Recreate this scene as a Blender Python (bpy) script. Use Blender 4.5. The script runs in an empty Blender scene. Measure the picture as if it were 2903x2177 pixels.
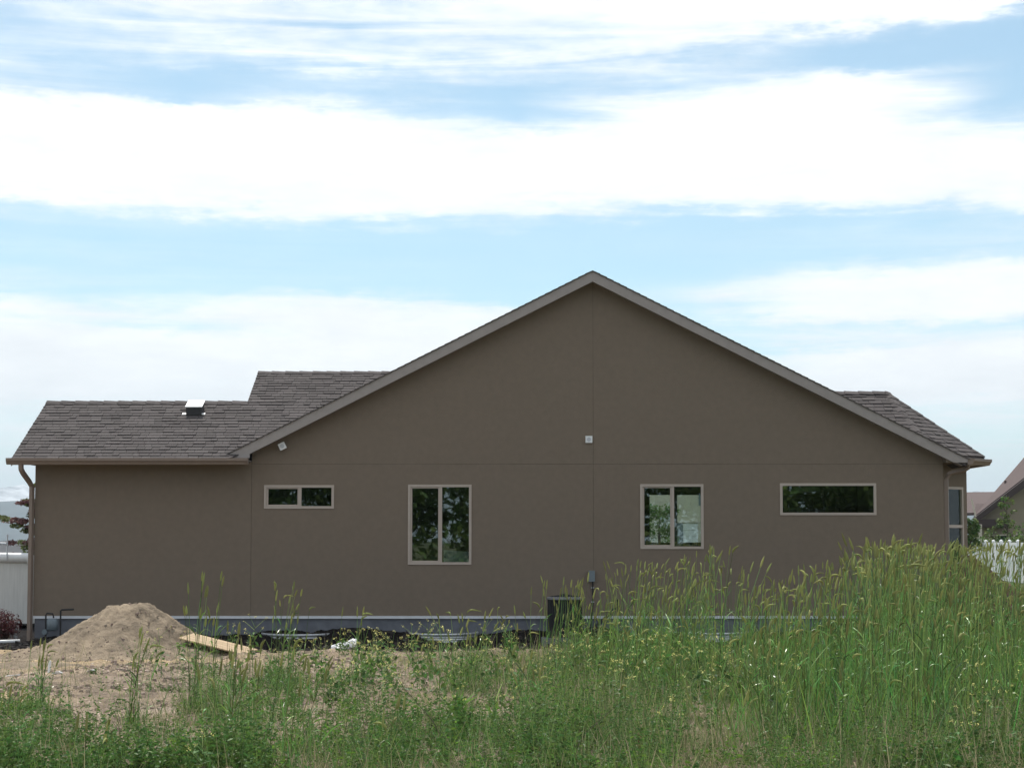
import bpy, math, random
import numpy as np
from mathutils import Vector, noise
from math import sin, cos, atan, tan, pi, radians, sqrt, exp

random.seed(7)
rng = np.random.default_rng(7)
SC = bpy.context.scene
COL = SC.collection
EYE = 1.83
CAMY = -34.8

# ------------------------------------------------------------------ camera
cam_d = bpy.data.cameras.new('camera')
cam = bpy.data.objects.new('camera', cam_d)
COL.objects.link(cam)
PITCH = 3.756
cam.location = (0, CAMY, EYE)
cam.rotation_euler = (radians(90 + PITCH), 0, 0)
cam_d.sensor_width = 36
cam_d.lens = 63.47
cam_d.shift_y = 0.038
cam_d.clip_start = 0.3
cam_d.clip_end = 60000
SC.camera = cam

# ------------------------------------------------------------------ sky and sun
SUN_EL, SUN_AZ = 62.0, -14.0          # azimuth from +Y (behind the house) towards +X
SKY_STRENGTH = 0.085
HAZE = 1.05e-4
SC.view_settings.view_transform = 'Standard'
SC.view_settings.look = 'None'
SC.view_settings.exposure = 0.42
SC.view_settings.gamma = 1.0
SC.view_settings.use_curve_mapping = False

world = bpy.data.worlds.new('World')
SC.world = world
world.use_nodes = True
wt = world.node_tree
wt.nodes.clear()
def wn(t, **k):
    n = wt.nodes.new(t)
    for a, b in k.items():
        setattr(n, a, b)
    return n
def wmath(op, a, b=None, c=None, clamp=False):
    n = wn('ShaderNodeMath', operation=op, use_clamp=clamp)
    for i, s in enumerate((a, b, c)):
        if s is None: continue
        if isinstance(s, (int, float)): n.inputs[i].default_value = s
        else: wt.links.new(s, n.inputs[i])
    return n.outputs[0]
w_out = wn('ShaderNodeOutputWorld')
w_bg = wn('ShaderNodeBackground')
w_bg.inputs['Strength'].default_value = SKY_STRENGTH
wt.links.new(w_bg.outputs[0], w_out.inputs[0])
w_sky = wn('ShaderNodeTexSky', sky_type='NISHITA')
w_sky.sun_disc = False
w_sky.sun_elevation = radians(SUN_EL)
w_sky.sun_rotation = radians(SUN_AZ)
w_sky.altitude = 1400
w_sky.air_density = 1.0
w_sky.dust_density = 0.6
w_sky.ozone_density = 1.0
w_tc = wn('ShaderNodeTexCoord')
w_sep = wn('ShaderNodeSeparateXYZ')
wt.links.new(w_tc.outputs['Generated'], w_sep.inputs[0])
dx, dy, dz = w_sep.outputs
az = wmath('ARCTAN2', dx, dy)                       # 0 straight over the house
el = wmath('ARCSINE', wmath('MINIMUM', wmath('MAXIMUM', dz, -1.0), 1.0))
# cloud noise lives on the direction sphere, stretched along the horizon
w_comb = wn('ShaderNodeCombineXYZ')
wt.links.new(wmath('MULTIPLY', az, 1.0), w_comb.inputs[0])
wt.links.new(wmath('MULTIPLY', el, 3.2), w_comb.inputs[1])
def wnoise(scale, detail=6, rough=.55, rot=0.0, sx=1.0, dist=0.0, off=0.0):
    mp = wn('ShaderNodeMapping')
    mp.inputs['Rotation'].default_value = (0, 0, rot)
    mp.inputs['Scale'].default_value = (sx, 1, 1)
    mp.inputs['Location'].default_value = (off, off * .7, 0)
    wt.links.new(w_comb.outputs[0], mp.inputs[0])
    n = wn('ShaderNodeTexNoise')
    n.inputs['Scale'].default_value = scale
    n.inputs['Detail'].default_value = detail
    n.inputs['Roughness'].default_value = rough
    n.inputs['Distortion'].default_value = dist
    wt.links.new(mp.outputs[0], n.inputs['Vector'])
    return wmath('SUBTRACT', n.outputs[0], 0.5)
n_big = wnoise(9, 5, .5, off=3.1)
n_mid = wnoise(22, 6, .6, off=7.7)
n_streak = wnoise(24, 9, .62, rot=-.5, sx=.2, dist=.9, off=1.3)
el_w = wmath('ADD', el, wmath('ADD', wmath('MULTIPLY', n_big, .020), wmath('ADD', wmath('MULTIPLY', n_mid, .016), wmath('MULTIPLY', wnoise(60, 6, .65, off=4.4), .012))))
az_w = wmath('ADD', az, wmath('MULTIPLY', wnoise(12, 4, .5, off=12.0), .05))
F = 3900.0
def el_of(v):                                       # elevation (rad) of a height in the cloud plan
    return math.atan((913.5 - v) / F) + radians(PITCH)
EL0, EL1 = 0.0, 0.345
cols = [
 [(0,.35),(45,.4),(85,.2),(130,.32),(200,.38),(235,.4),(262,1),(395,1),(432,.75),(460,.2),(600,.14),(655,.35),(690,.9),(715,.6),(760,1),(860,.95),(900,.65),(1000,.5),(1100,.6)],
 [(0,.66),(60,.66),(120,.5),(160,.35),(185,.05),(230,.08),(252,.8),(272,1),(425,1),(458,.5),(488,.15),(640,.14),(680,.45),(710,.4),(740,.95),(850,.9),(1000,.6)],
 [(0,.42),(40,.38),(90,.52),(140,.58),(172,.3),(205,.22),(238,.7),(262,1),(445,1),(475,.5),(500,.1),(630,.1),(655,.65),(690,1),(800,1),(1000,.6)],
 [(0,.75),(60,.72),(120,.5),(165,.3),(200,.04),(250,.06),(278,.4),(303,1),(385,1),(432,.7),(468,.3),(500,.05),(650,.05),(690,.7),(750,1),(1000,.6)],
 [(0,.85),(100,.7),(150,.42),(185,.35),(210,.75),(245,1),(425,1),(455,.6),(485,.05),(590,.08),(640,.3),(700,.3),(1000,.5)],
 [(0,.92),(62,.85),(88,.3),(115,.03),(160,.05),(192,.8),(238,1),(415,1),(448,.75),(482,.15),(575,.1),(608,.7),(640,1),(688,1),(715,.4),(735,.6),(752,.5),(772,1),(850,1),(880,.6),(1000,.5)],
 [(0,.9),(52,.85),(78,.25),(100,0),(235,.03),(285,.35),(320,.6),(355,1),(425,.95),(460,.6),(485,.25),(560,.25),(590,.85),(620,1),(690,.9),(718,.35),(742,.6),(765,1),(850,1),(880,.55),(1000,.45)],
]
fac = wn('ShaderNodeMapRange')
fac.inputs['From Min'].default_value = EL0
fac.inputs['From Max'].default_value = EL1
wt.links.new(el_w, fac.inputs['Value'])
AZ = .2756
ucol = wmath('MULTIPLY', wmath('ADD', az_w, AZ), 6 / (2 * AZ))
ucol = wmath('MINIMUM', wmath('MAXIMUM', ucol, 0.0), 6.0)
dens = None
for i, stops in enumerate(cols):
    r = wn('ShaderNodeValToRGB')
    r.color_ramp.interpolation = 'LINEAR'
    pts = sorted(((el_of(v) - EL0) / (EL1 - EL0), d) for v, d in stops)
    pts = [(0.0, .55)] + pts + [(1.0, .55)]
    els = r.color_ramp.elements
    while len(els) < len(pts): els.new(.5)
    for e, (p, d) in zip(els, pts):
        e.position = min(1, max(0, p)); e.color = (d, d, d, 1)
    wt.links.new(fac.outputs[0], r.inputs[0])
    w = wmath('SUBTRACT', 1.0, wmath('ABSOLUTE', wmath('SUBTRACT', ucol, float(i))), clamp=True)
    t = wmath('MULTIPLY', r.outputs[0], w)
    dens = t if dens is None else wmath('ADD', dens, t)
soft = wmath('MULTIPLY', wmath('SUBTRACT', 1.0, wmath('ABSOLUTE', wmath('SUBTRACT', wmath('MULTIPLY', dens, 2.0), 1.0))), 1.0)
dens = wmath('ADD', dens, wmath('MULTIPLY', wmath('MULTIPLY', n_streak, 1.7), wmath('ADD', soft, .05)))
dens = wmath('ADD', dens, wmath('MULTIPLY', wmath('MULTIPLY', n_mid, .9), wmath('ADD', soft, .02)), clamp=True)
veil = wmath('ADD', .06, wmath('MULTIPLY', dens, .94))
_sm = wn('ShaderNodeMapRange', interpolation_type='SMOOTHSTEP')
_sm.inputs['From Min'].default_value = 0; _sm.inputs['From Max'].default_value = 1.0
wt.links.new(veil, _sm.inputs[0]); veil = wmath('ADD', .12, wmath('MULTIPLY', _sm.outputs[0], .88))
hor = wmath('SUBTRACT', 1.0, wmath('DIVIDE', wmath('ABSOLUTE', el), .10), clamp=True)
veil = wmath('MAXIMUM', veil, wmath('MULTIPLY', hor, .9))
w_mix = wn('ShaderNodeMix', data_type='RGBA')
wt.links.new(veil, w_mix.inputs['Factor'])
w_tint = wn('ShaderNodeMix', data_type='RGBA', blend_type='MULTIPLY')
w_tint.inputs['Factor'].default_value = 1
w_tint.inputs['B'].default_value = (1.06, 1.36, 1.24, 1)
wt.links.new(w_sky.outputs[0], w_tint.inputs['A'])
wt.links.new(w_tint.outputs['Result'], w_mix.inputs['A'])
w_cc = wn('ShaderNodeMix', data_type='RGBA')
wt.links.new(wmath('ADD', .35, wmath('MULTIPLY', wnoise(14, 7, .6, off=21.0), 3.0), clamp=True), w_cc.inputs['Factor'])
w_cc.inputs['A'].default_value = (10.9, 11.0, 11.1, 1); w_cc.inputs['B'].default_value = (9.3, 9.5, 9.7, 1)
wt.links.new(w_cc.outputs['Result'], w_mix.inputs['B'])
wt.links.new(w_mix.outputs['Result'], w_bg.inputs['Color'])

sun_d = bpy.data.lights.new('sun', 'SUN')
sun_d.energy = 3.2
sun_d.angle = radians(.6)
sun_d.color = (1, .95, .87)
sun = bpy.data.objects.new('sun', sun_d)
COL.objects.link(sun)
_sd = Vector((sin(radians(SUN_AZ)) * cos(radians(SUN_EL)), cos(radians(SUN_AZ)) * cos(radians(SUN_EL)), sin(radians(SUN_EL))))
sun.rotation_euler = _sd.to_track_quat('Z', 'Y').to_euler()
sun.location = (0, 0, 30)

SC.cycles.use_denoising = True
SC.cycles.max_bounces = 8
SC.cycles.transparent_max_bounces = 16

# ------------------------------------------------------------------ materials
def material(name, color, rough=.85, var=0.0, vscale=4.0, color2=None, bump=0.0, bscale=40.0, metal=0.0,
             spec=.5, island=0.0, trans=0.0, tcol=None, attr=None, stretch=(1, 1, 1), detail=6):
    m = bpy.data.materials.new(name); m.use_nodes = True
    nt = m.node_tree; N = nt.nodes; L = nt.links
    b = N['Principled BSDF']
    b.inputs['Roughness'].default_value = rough
    b.inputs['Metallic'].default_value = metal
    b.inputs['Specular IOR Level'].default_value = spec
    tc = N.new('ShaderNodeTexCoord')
    mp = N.new('ShaderNodeMapping'); mp.inputs['Scale'].default_value = stretch
    L.new(tc.outputs['Object'], mp.inputs[0])
    col = N.new('ShaderNodeRGB'); col.outputs[0].default_value = (*color, 1)
    out = col.outputs[0]
    if attr:
        a = N.new('ShaderNodeAttribute'); a.attribute_name = attr
        out = a.outputs['Color']
    if color2 is not None or var:
        n = N.new('ShaderNodeTexNoise'); n.inputs['Scale'].default_value = vscale
        n.inputs['Detail'].default_value = detail; n.inputs['Roughness'].default_value = .65
        L.new(mp.outputs[0], n.inputs['Vector'])
        if color2 is not None:
            cr = N.new('ShaderNodeMapRange'); cr.inputs['From Min'].default_value = .38; cr.inputs['From Max'].default_value = .62
            L.new(n.outputs[0], cr.inputs[0])
            mx = N.new('ShaderNodeMix'); mx.data_type = 'RGBA'
            L.new(cr.outputs[0], mx.inputs['Factor']); L.new(out, mx.inputs['A']); mx.inputs['B'].default_value = (*color2, 1)
            out = mx.outputs['Result']
        if var:
            n2 = N.new('ShaderNodeTexNoise'); n2.inputs['Scale'].default_value = vscale * 3.3
            n2.inputs['Detail'].default_value = detail
            L.new(mp.outputs[0], n2.inputs['Vector'])
            h = N.new('ShaderNodeHueSaturation')
            mr = N.new('ShaderNodeMapRange'); mr.inputs['From Min'].default_value = .3; mr.inputs['From Max'].default_value = .7
            mr.inputs['To Min'].default_value = 1 - var; mr.inputs['To Max'].default_value = 1 + var
            L.new(n2.outputs[0], mr.inputs[0]); L.new(mr.outputs[0], h.inputs['Value']); L.new(out, h.inputs['Color'])
            out = h.outputs[0]
    if island:
        g = N.new('ShaderNodeNewGeometry'); oi = N.new('ShaderNodeObjectInfo')
        ad = N.new('ShaderNodeMath'); ad.operation = 'ADD'
        L.new(g.outputs['Random Per Island'], ad.inputs[0]); L.new(oi.outputs['Random'], ad.inputs[1])
        fr = N.new('ShaderNodeMath'); fr.operation = 'FRACT'; L.new(ad.outputs[0], fr.inputs[0])
        mr = N.new('ShaderNodeMapRange'); mr.inputs['To Min'].default_value = 1 - island; mr.inputs['To Max'].default_value = 1 + island
        L.new(fr.outputs[0], mr.inputs[0])
        f2 = N.new('ShaderNodeMath'); f2.operation = 'MULTIPLY'; f2.inputs[1].default_value = 7.31; L.new(fr.outputs[0], f2.inputs[0])
        f3 = N.new('ShaderNodeMath'); f3.operation = 'FRACT'; L.new(f2.outputs[0], f3.inputs[0])
        mh = N.new('ShaderNodeMapRange'); mh.inputs['To Min'].default_value = .5 - island * .06; mh.inputs['To Max'].default_value = .5 + island * .06
        L.new(f3.outputs[0], mh.inputs[0])
        h = N.new('ShaderNodeHueSaturation'); L.new(mr.outputs[0], h.inputs['Value']); L.new(mh.outputs[0], h.inputs['Hue']); L.new(out, h.inputs['Color'])
        out = h.outputs[0]
    L.new(out, b.inputs['Base Color'])
    if bump:
        n = N.new('ShaderNodeTexNoise'); n.inputs['Scale'].default_value = bscale; n.inputs['Detail'].default_value = 5
        n.inputs['Roughness'].default_value = .7
        L.new(mp.outputs[0], n.inputs['Vector'])
        bm = N.new('ShaderNodeBump'); bm.inputs['Strength'].default_value = 1.0; bm.inputs['Distance'].default_value = bump
        L.new(n.outputs[0], bm.inputs['Height']); L.new(bm.outputs[0], b.inputs['Normal'])
    if trans:
        t = N.new('ShaderNodeBsdfTranslucent')
        if tcol: t.inputs[0].default_value = (*tcol, 1)
        else: L.new(out, t.inputs[0])
        ms = N.new('ShaderNodeMixShader'); ms.inputs[0].default_value = trans
        L.new(b.outputs[0], ms.inputs[1]); L.new(t.outputs[0], ms.inputs[2])
        L.new(ms.outputs[0], N['Material Output'].inputs[0])
    return m

M = {}
M['stucco'] = material('brown_stucco', (.234, .188, .148), .95, var=.04, vscale=2.6, detail=13, color2=(.227, .183, .144), bump=.02, bscale=90, spec=.2)
M['trim'] = material('taupe_trim', (.32, .288, .275), .6, var=.06, vscale=2, spec=.3)
M['gutter'] = material('taupe_gutter', (.215, .165, .135), .45, var=.05, vscale=2, spec=.4)
M['frame'] = material('almond_vinyl', (.42, .355, .31), .45, var=.03, vscale=3)
M['shingle'] = material('asphalt_shingle', (.096, .086, .085), .95, island=.17, var=.14, vscale=60, bump=.003, bscale=300, spec=.15)
M['deck'] = material('roof_underlay', (.07, .062, .062), .95, var=.15, vscale=20)
M['concrete'] = material('foundation_concrete', (.145, .155, .18), .9, var=.14, vscale=1.5, color2=(.125, .133, .155), bump=.004, bscale=30)
M['flash'] = material('white_flashing', (.62, .64, .68), .5, var=.05, vscale=3)
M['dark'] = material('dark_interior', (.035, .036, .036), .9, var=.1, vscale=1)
M['white'] = material('white_plastic', (.75, .76, .77), .4, var=.04, vscale=3)
M['white2'] = material('white_fibreglass', (.66, .66, .64), .45, var=.07, vscale=1.2, stretch=(6, 6, .5))
M['grey'] = material('grey_metal', (.15, .185, .21), .5, var=.08, vscale=6)
M['black'] = material('black_metal', (.018, .018, .02), .6, var=.2, vscale=10)
M['galv'] = material('galvanised_steel', (.55, .57, .6), .45, metal=.5, var=.08, vscale=8)
M['wood'] = material('pine_board', (.50, .37, .23), .75, color2=(.38, .27, .16), vscale=3, stretch=(1, 14, 3), var=.1, bump=.002, bscale=30)
M['sand'] = material('tan_sand', (.335, .268, .195), .97, color2=(.235, .190, .142), vscale=1.7, var=.28, bump=.05, bscale=16, spec=.1)
M['ground'] = material('ground_soil', (.3, .2, .2), .97, attr='soil', var=.38, vscale=7, bump=.045, bscale=22, spec=.1)
M['stem'] = material('grass_stem', (.20, .31, .085), .45, island=.75, trans=.15)
M['leaf'] = material('grass_leaf', (.14, .27, .06), .35, island=.75, trans=.22)
M['head'] = material('grass_seed_head', (.33, .35, .12), .8, island=.3, trans=.35)
M['dry'] = material('dry_grass', (.38, .33, .20), .8, island=.35, trans=.3)
M['short'] = material('short_green_grass', (.15, .20, .07), .7, island=.5, trans=.35)
M['herb'] = material('weed_leaf', (.085, .17, .038), .55, island=.5, trans=.4)
M['lime'] = material('bright_weed_leaf', (.15, .29, .04), .5, island=.25, trans=.45)
M['yellow'] = material('yellow_petal', (.78, .74, .26), .6, island=.2, trans=.3)
M['chip'] = material('wood_chip', (.46, .36, .31), .9, island=.6)
M['clod'] = material('soil_clod', (.29, .225, .18), .95, island=.4, var=.2, vscale=30)
M['darkclod'] = material('dark_soil_clod', (.035, .028, .025), .95, island=.5)
M['plum'] = material('plum_leaf', (.17, .085, .085), .6, island=.4, trans=.3)
M['plum2'] = material('olive_leaf', (.12, .15, .05), .6, island=.4, trans=.3)
M['redleaf'] = material('barberry_leaf', (.10, .025, .028), .6, island=.6, trans=.2)
M['green'] = material('tree_leaf', (.08, .16, .035), .55, island=.5, trans=.35)
M['sapl'] = material('sapling_leaf', (.13, .19, .05), .55, island=.4, trans=.4)
M['bark'] = material('bark', (.11, .085, .065), .95, var=.25, vscale=12)
M['nbroof'] = material('neighbour_shingle', (.135, .108, .105), .95, var=.12, vscale=6, spec=.1)
M['nbwall'] = material('neighbour_stucco', (.27, .235, .18), .95, var=.06, vscale=.6, spec=.1)
M['nbtrim'] = material('dark_brown_trim', (.05, .035, .035), .7)
M['cream'] = material('cream_stucco', (.56, .52, .42), .9, var=.04, vscale=.5)
M['creamtrim'] = material('cream_trim', (.55, .50, .42), .8)
M['vinyl'] = material('white_vinyl', (.80, .81, .83), .35, var=.02, vscale=1)
M['slate'] = material('slate_roof', (.06, .065, .075), .9, var=.1, vscale=1)
M['hill'] = material('wooded_hill', (.03, .045, .045), .95, color2=(.045, .055, .055), vscale=.004, var=.3, spec=.05)
M['snow'] = material('snowy_rock', (.75, .77, .8), .9, color2=(.12, .13, .15), vscale=.0045, spec=.1, detail=8)
M['orange'] = material('red_dock_seed', (.27, .11, .05), .8, island=.3)

def glass_mat(name, tint, refl):
    m = bpy.data.materials.new(name); m.use_nodes = True
    N = m.node_tree.nodes; L = m.node_tree.links
    N.remove(N['Principled BSDF'])
    tr = N.new('ShaderNodeBsdfTransparent'); tr.inputs[0].default_value = (*tint, 1)
    gl = N.new('ShaderNodeBsdfGlossy'); gl.inputs['Roughness'].default_value = .01
    gl.inputs['Color'].default_value = (.9, .95, .95, 1)
    tc = N.new('ShaderNodeTexCoord'); n = N.new('ShaderNodeTexNoise'); n.inputs['Scale'].default_value = 1.6; n.inputs['Detail'].default_value = 1
    L.new(tc.outputs['Object'], n.inputs['Vector'])
    b = N.new('ShaderNodeBump'); b.inputs['Distance'].default_value = .0008; L.new(n.outputs[0], b.inputs['Height']); L.new(b.outputs[0], gl.inputs['Normal'])
    fr = N.new('ShaderNodeFresnel'); fr.inputs[0].default_value = 1.5
    mm = N.new('ShaderNodeMath'); mm.operation = 'MULTIPLY'; mm.inputs[1].default_value = refl; mm.use_clamp = True
    L.new(fr.outputs[0], mm.inputs[0])
    mx = N.new('ShaderNodeMixShader'); L.new(mm.outputs[0], mx.inputs[0]); L.new(tr.outputs[0], mx.inputs[1]); L.new(gl.outputs[0], mx.inputs[2])
    L.new(mx.outputs[0], N['Material Output'].inputs[0])
    return m
M['glass'] = glass_mat('window_glass', (.80, .88, .84), 3.4)

M['bay_glass'] = glass_mat('bay_window_glass', (.80, .88, .84), 1.0)

# ------------------------------------------------------------------ mesh helpers
class Soup:
    def __init__(s): s.v = []; s.f = []; s.n = 0; s.c = []
    def add(s, V, Fc, mi=0):
        V = np.asarray(V, float).reshape(-1, 3)
        if isinstance(Fc, np.ndarray): s.f.append((Fc + s.n, mi))
        else:
            by = {}
            for q in Fc: by.setdefault(len(q), []).append(q)
            for k, l in by.items(): s.f.append((np.array(l) + s.n, mi))
        s.v.append(V); s.n += len(V)
        return s
    def box(s, x0, x1, y0, y1, z0, z1, mi=0):
        V = [(x, y, z) for z in (z0, z1) for y in (y0, y1) for x in (x0, x1)]
        return s.add(V, [(0, 2, 3, 1), (4, 5, 7, 6), (0, 1, 5, 4), (2, 6, 7, 3), (0, 4, 6, 2), (1, 3, 7, 5)], mi)
    def prism(s, poly, y0, y1, mi=0):                     # poly in xz, counter-clockwise seen from -y
        n = len(poly)
        V = [(p[0], y0, p[1]) for p in poly] + [(p[0], y1, p[1]) for p in poly]
        Fc = [tuple(range(n)), tuple(range(2 * n - 1, n - 1, -1))] + [(i, i + n, (i + 1) % n + n, (i + 1) % n) for i in range(n)]
        return s.add(V, Fc, mi)
    def hull(s, top, down, mi=0):                          # slab: polygon (3D) extruded by vector
        n = len(top); d = np.array(down)
        V = [np.array(p) for p in top] + [np.array(p) + d for p in top]
        Fc = [tuple(range(n)), tuple(range(2 * n - 1, n - 1, -1))] + [(i, i + n, (i + 1) % n + n, (i + 1) % n) for i in range(n)]
        return s.add(V, Fc, mi)
    def tube(s, pts, r, sides=6, mi=0, cap=True):
        pts = [Vector(p) for p in pts]; n = len(pts)
        if not hasattr(r, '__len__'): r = [r] * n
        V = []
        up = Vector((0.13, 0.31, .94))
        for i, p in enumerate(pts):
            d = (pts[min(i + 1, n - 1)] - pts[max(i - 1, 0)]).normalized()
            a = d.cross(up)
            if a.length < .1: a = d.cross(Vector((1, 0, 0)))
            a.normalize(); b = d.cross(a)
            for k in range(sides):
                t = 2 * pi * k / sides + pi / sides
                V.append(p + (a * cos(t) + b * sin(t)) * r[i])
        Fc = []
        for i in range(n - 1):
            for k in range(sides):
                k2 = (k + 1) % sides
                Fc.append((i * sides + k, i * sides + k2, (i + 1) * sides + k2, (i + 1) * sides + k))
        if cap: Fc += [tuple(range(sides - 1, -1, -1)), tuple(range((n - 1) * sides, n * sides))]
        return s.add([tuple(v) for v in V], Fc, mi)
    def mesh(s, name, mats, smooth=False):
        me = bpy.data.meshes.new(name)
        if not isinstance(mats, (list, tuple)): mats = [mats]
        for m in mats: me.materials.append(m)
        if not s.v: return me
        V = np.concatenate(s.v)
        me.vertices.add(len(V)); me.vertices.foreach_set('co', V.ravel().astype(np.float32))
        loops = np.concatenate([f.ravel() for f, _ in s.f])
        tot = np.concatenate([np.full(len(f), f.shape[1]) for f, _ in s.f])
        mi = np.concatenate([np.full(len(f), m) for f, m in s.f])
        st = np.concatenate([[0], np.cumsum(tot)[:-1]])
        me.loops.add(len(loops)); me.loops.foreach_set('vertex_index', loops.astype(np.int32))
        me.polygons.add(len(tot)); me.polygons.foreach_set('loop_start', st.astype(np.int32))
        me.polygons.foreach_set('loop_total', tot.astype(np.int32))
        me.polygons.foreach_set('material_index', mi.astype(np.int32))
        me.polygons.foreach_set('use_smooth', np.full(len(tot), smooth))
        me.update(calc_edges=True)
        return me
def link(name, me, parent=None, loc=None):
    o = bpy.data.objects.new(name, me); COL.objects.link(o)
    if parent is not None: o.parent = parent
    if loc is not None: o.location = loc
    return o
def build(s, name, mats, parent=None, smooth=False, loc=None):
    return link(name, s.mesh(name, mats, smooth), parent, loc)
def tag(o, label=None, cat=None, group=None, kind=None):
    for k, v in (('label', label), ('category', cat), ('group', group), ('kind', kind)):
        if v: o[k] = v
    return o
def empty(name, loc, label, cat, group=None):
    o = bpy.data.objects.new(name, None); o.location = loc; o.empty_display_size = .2
    COL.objects.link(o)
    return tag(o, label, cat, group)

# ------------------------------------------------------------------ terrain
def sstep(a, b, x):
    t = np.clip((x - a) / (b - a), 0, 1)
    return t * t * (3 - 2 * t)
_ph = rng.uniform(0, 6.28, (24, 2)); _dr = rng.uniform(0, pi, 24)
def waves(x, y, f0, f1, n=12, o=0):
    r = 0
    for i in range(n):
        f = f0 * (f1 / f0) ** (i / (n - 1)); a = _dr[(i + o) % 24] * 2
        r = r + np.sin((x * cos(a) + y * sin(a)) * f + _ph[(i + o) % 24, 0]) * np.sin((x * sin(a) - y * cos(a)) * f * .7 + _ph[(i + o) % 24, 1]) * (f0 / f) ** .7
    return r / 2.2
def ground_z(x, y):
    x = np.asarray(x, float); y = np.asarray(y, float)
    z = .22 * sstep(-9, -24, y)                                        # foreground a little higher
    near = np.exp(-((x) / 30) ** 2) * sstep(12, 4, y) * sstep(-60, -45, y)
    z = z + waves(x, y, .7, 5, 10) * .045 * near + waves(x, y, 3, 16, 12, 5) * .022 * near
    # backfill along the wall, then a shallow swale in its shade
    wall = sstep(-1.2, -.5, y) * sstep(-10.5, -8.6, x) * sstep(12, 9, x)
    z = z + wall * (.10 + .05 * np.sin(x * 1.3) + .03 * np.sin(x * 4.1 + 1))* sstep(-8.6, -6, x)
    swale = np.exp(-((y + 2.6) / 1.25) ** 2) * sstep(-9.5, -7, x) * sstep(9.0, 6, x)
    z = z - .20 * swale
    lip = np.exp(-((y + 4.9) / .55) ** 2) * sstep(-4, -2.5, x) * sstep(4, 2, x)
    z = z + .045 * lip
    z = z - .12 * sstep(-8.5, -9.5, x) * sstep(-4, -2, y) * sstep(60, 20, y)
    # dirt bank beyond the right-hand corner
    z = z + 1.62 * np.exp(-((x - 8.7) / 1.75) ** 2) * sstep(-2.6, 2.2, y) * sstep(12, 7, y)
    # ruts on the left
    rut = np.sin((y + 15) * 2.2 + x * .35) * np.exp(-((x + 5) / 3.2) ** 2) * np.exp(-((y + 11.5) / 3.5) ** 2)
    z = z + .035 * rut
    z = z + 1.3 * sstep(95, 140, y) - .6 * sstep(200, 600, y)
    return z

def axis(dense0, dense1, step, far, grow=1.25):
    a = list(np.arange(dense0, dense1 + step * .5, step))
    s = step; p = a[-1]
    while p < far: s *= grow; p += s; a.append(p)
    s = step; p = a[0]
    while p > -far: s *= grow; p -= s; a.insert(0, p)
    return np.array(a)
gx = axis(-11, 12, .075, 14000); gy = axis(-24, 1.0, .075, 14000)
GX, GY = np.meshgrid(gx, gy)
GZ = ground_z(GX, GY)
nearm = (np.abs(GX) < 14) & (GY > -28) & (GY < 3)
crumble = rng.normal(0, 1, GX.shape)
crumble = (crumble + np.roll(crumble, 1, 0) + np.roll(crumble, 1, 1)) / 1.7
GZ = GZ + np.where(nearm, crumble * .014, 0)
nx, ny = len(gx), len(gy)
idx = np.arange(nx * ny).reshape(ny, nx)
quads = np.stack([idx[:-1, :-1], idx[:-1, 1:], idx[1:, 1:], idx[1:, :-1]], -1).reshape(-1, 4)
gs = Soup().add(np.stack([GX, GY, GZ], -1), quads)
gme = gs.mesh('ground', M['ground'], True)
# the soils' own colours: pinkish tan chips and clay, ochre sand spill, black topsoil by the wall, brown bank
tan = np.array([.32, .252, .182]); ochre = np.array([.43, .325, .205]); black = np.array([.018, .015, .015])
brown = np.array([.17, .105, .065]); grassy = np.array([.13, .125, .075])
nz = waves(GX, GY, 1.2, 9, 12, 3)
nz2 = waves(GX, GY, 5, 30, 12, 9)
C = np.ones(GX.shape + (3,)) * tan
def blend(C, col, w):
    w = np.clip(w, 0, 1)[..., None]
    return C * (1 - w) + col * w
C = blend(C, np.array([.20, .158, .122]), .5 + nz2 * .9)
C = blend(C, np.array([.41, .325, .26]), (nz - .25) * 1.2 + nz2 * .4)
sandw = np.exp(-((GX + 7.2) / 2.8) ** 2) * np.exp(-((GY + 6.4) / 2.6) ** 2) * 1.9 + nz * .4 - .25
sandw = np.maximum(sandw, np.exp(-((GX + 6.2) / .9) ** 2 - ((GY + 14.6) / 1.5) ** 2) * 1.4 + nz * .3 - .2)
C = blend(C, ochre, sandw)
C = blend(C, grassy, sstep(1, 5, GX + nz) * .75)
edge = -4.35 + nz * .22 + nz2 * .12 - .3 * np.exp(-((GX + 1) / 2) ** 2)
C = blend(C, black, sstep(0, .25, GY - edge) * sstep(-10.8, -9.6, GX + .3 * (GY + 2)) * sstep(9, 7, GX))
C = blend(C, brown, np.exp(-((GX - 9.6) / 2.2) ** 2) * sstep(-3.5, -1, GY) * sstep(14, 9, GY) * 1.3)
C = blend(C, np.array([.10, .11, .055]), np.maximum(sstep(14, 30, GY), sstep(-26, -34, GY)))
C = blend(C, np.array([.10, .11, .055]), sstep(13, 18, np.abs(GX)))
ca = gme.color_attributes.new('soil', 'FLOAT_COLOR', 'POINT')
ca.data.foreach_set('color', np.concatenate([C.reshape(-1, 3), np.ones((nx * ny, 1))], 1).ravel().astype(np.float32))
tag(link('ground', gme), kind='structure')

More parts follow.
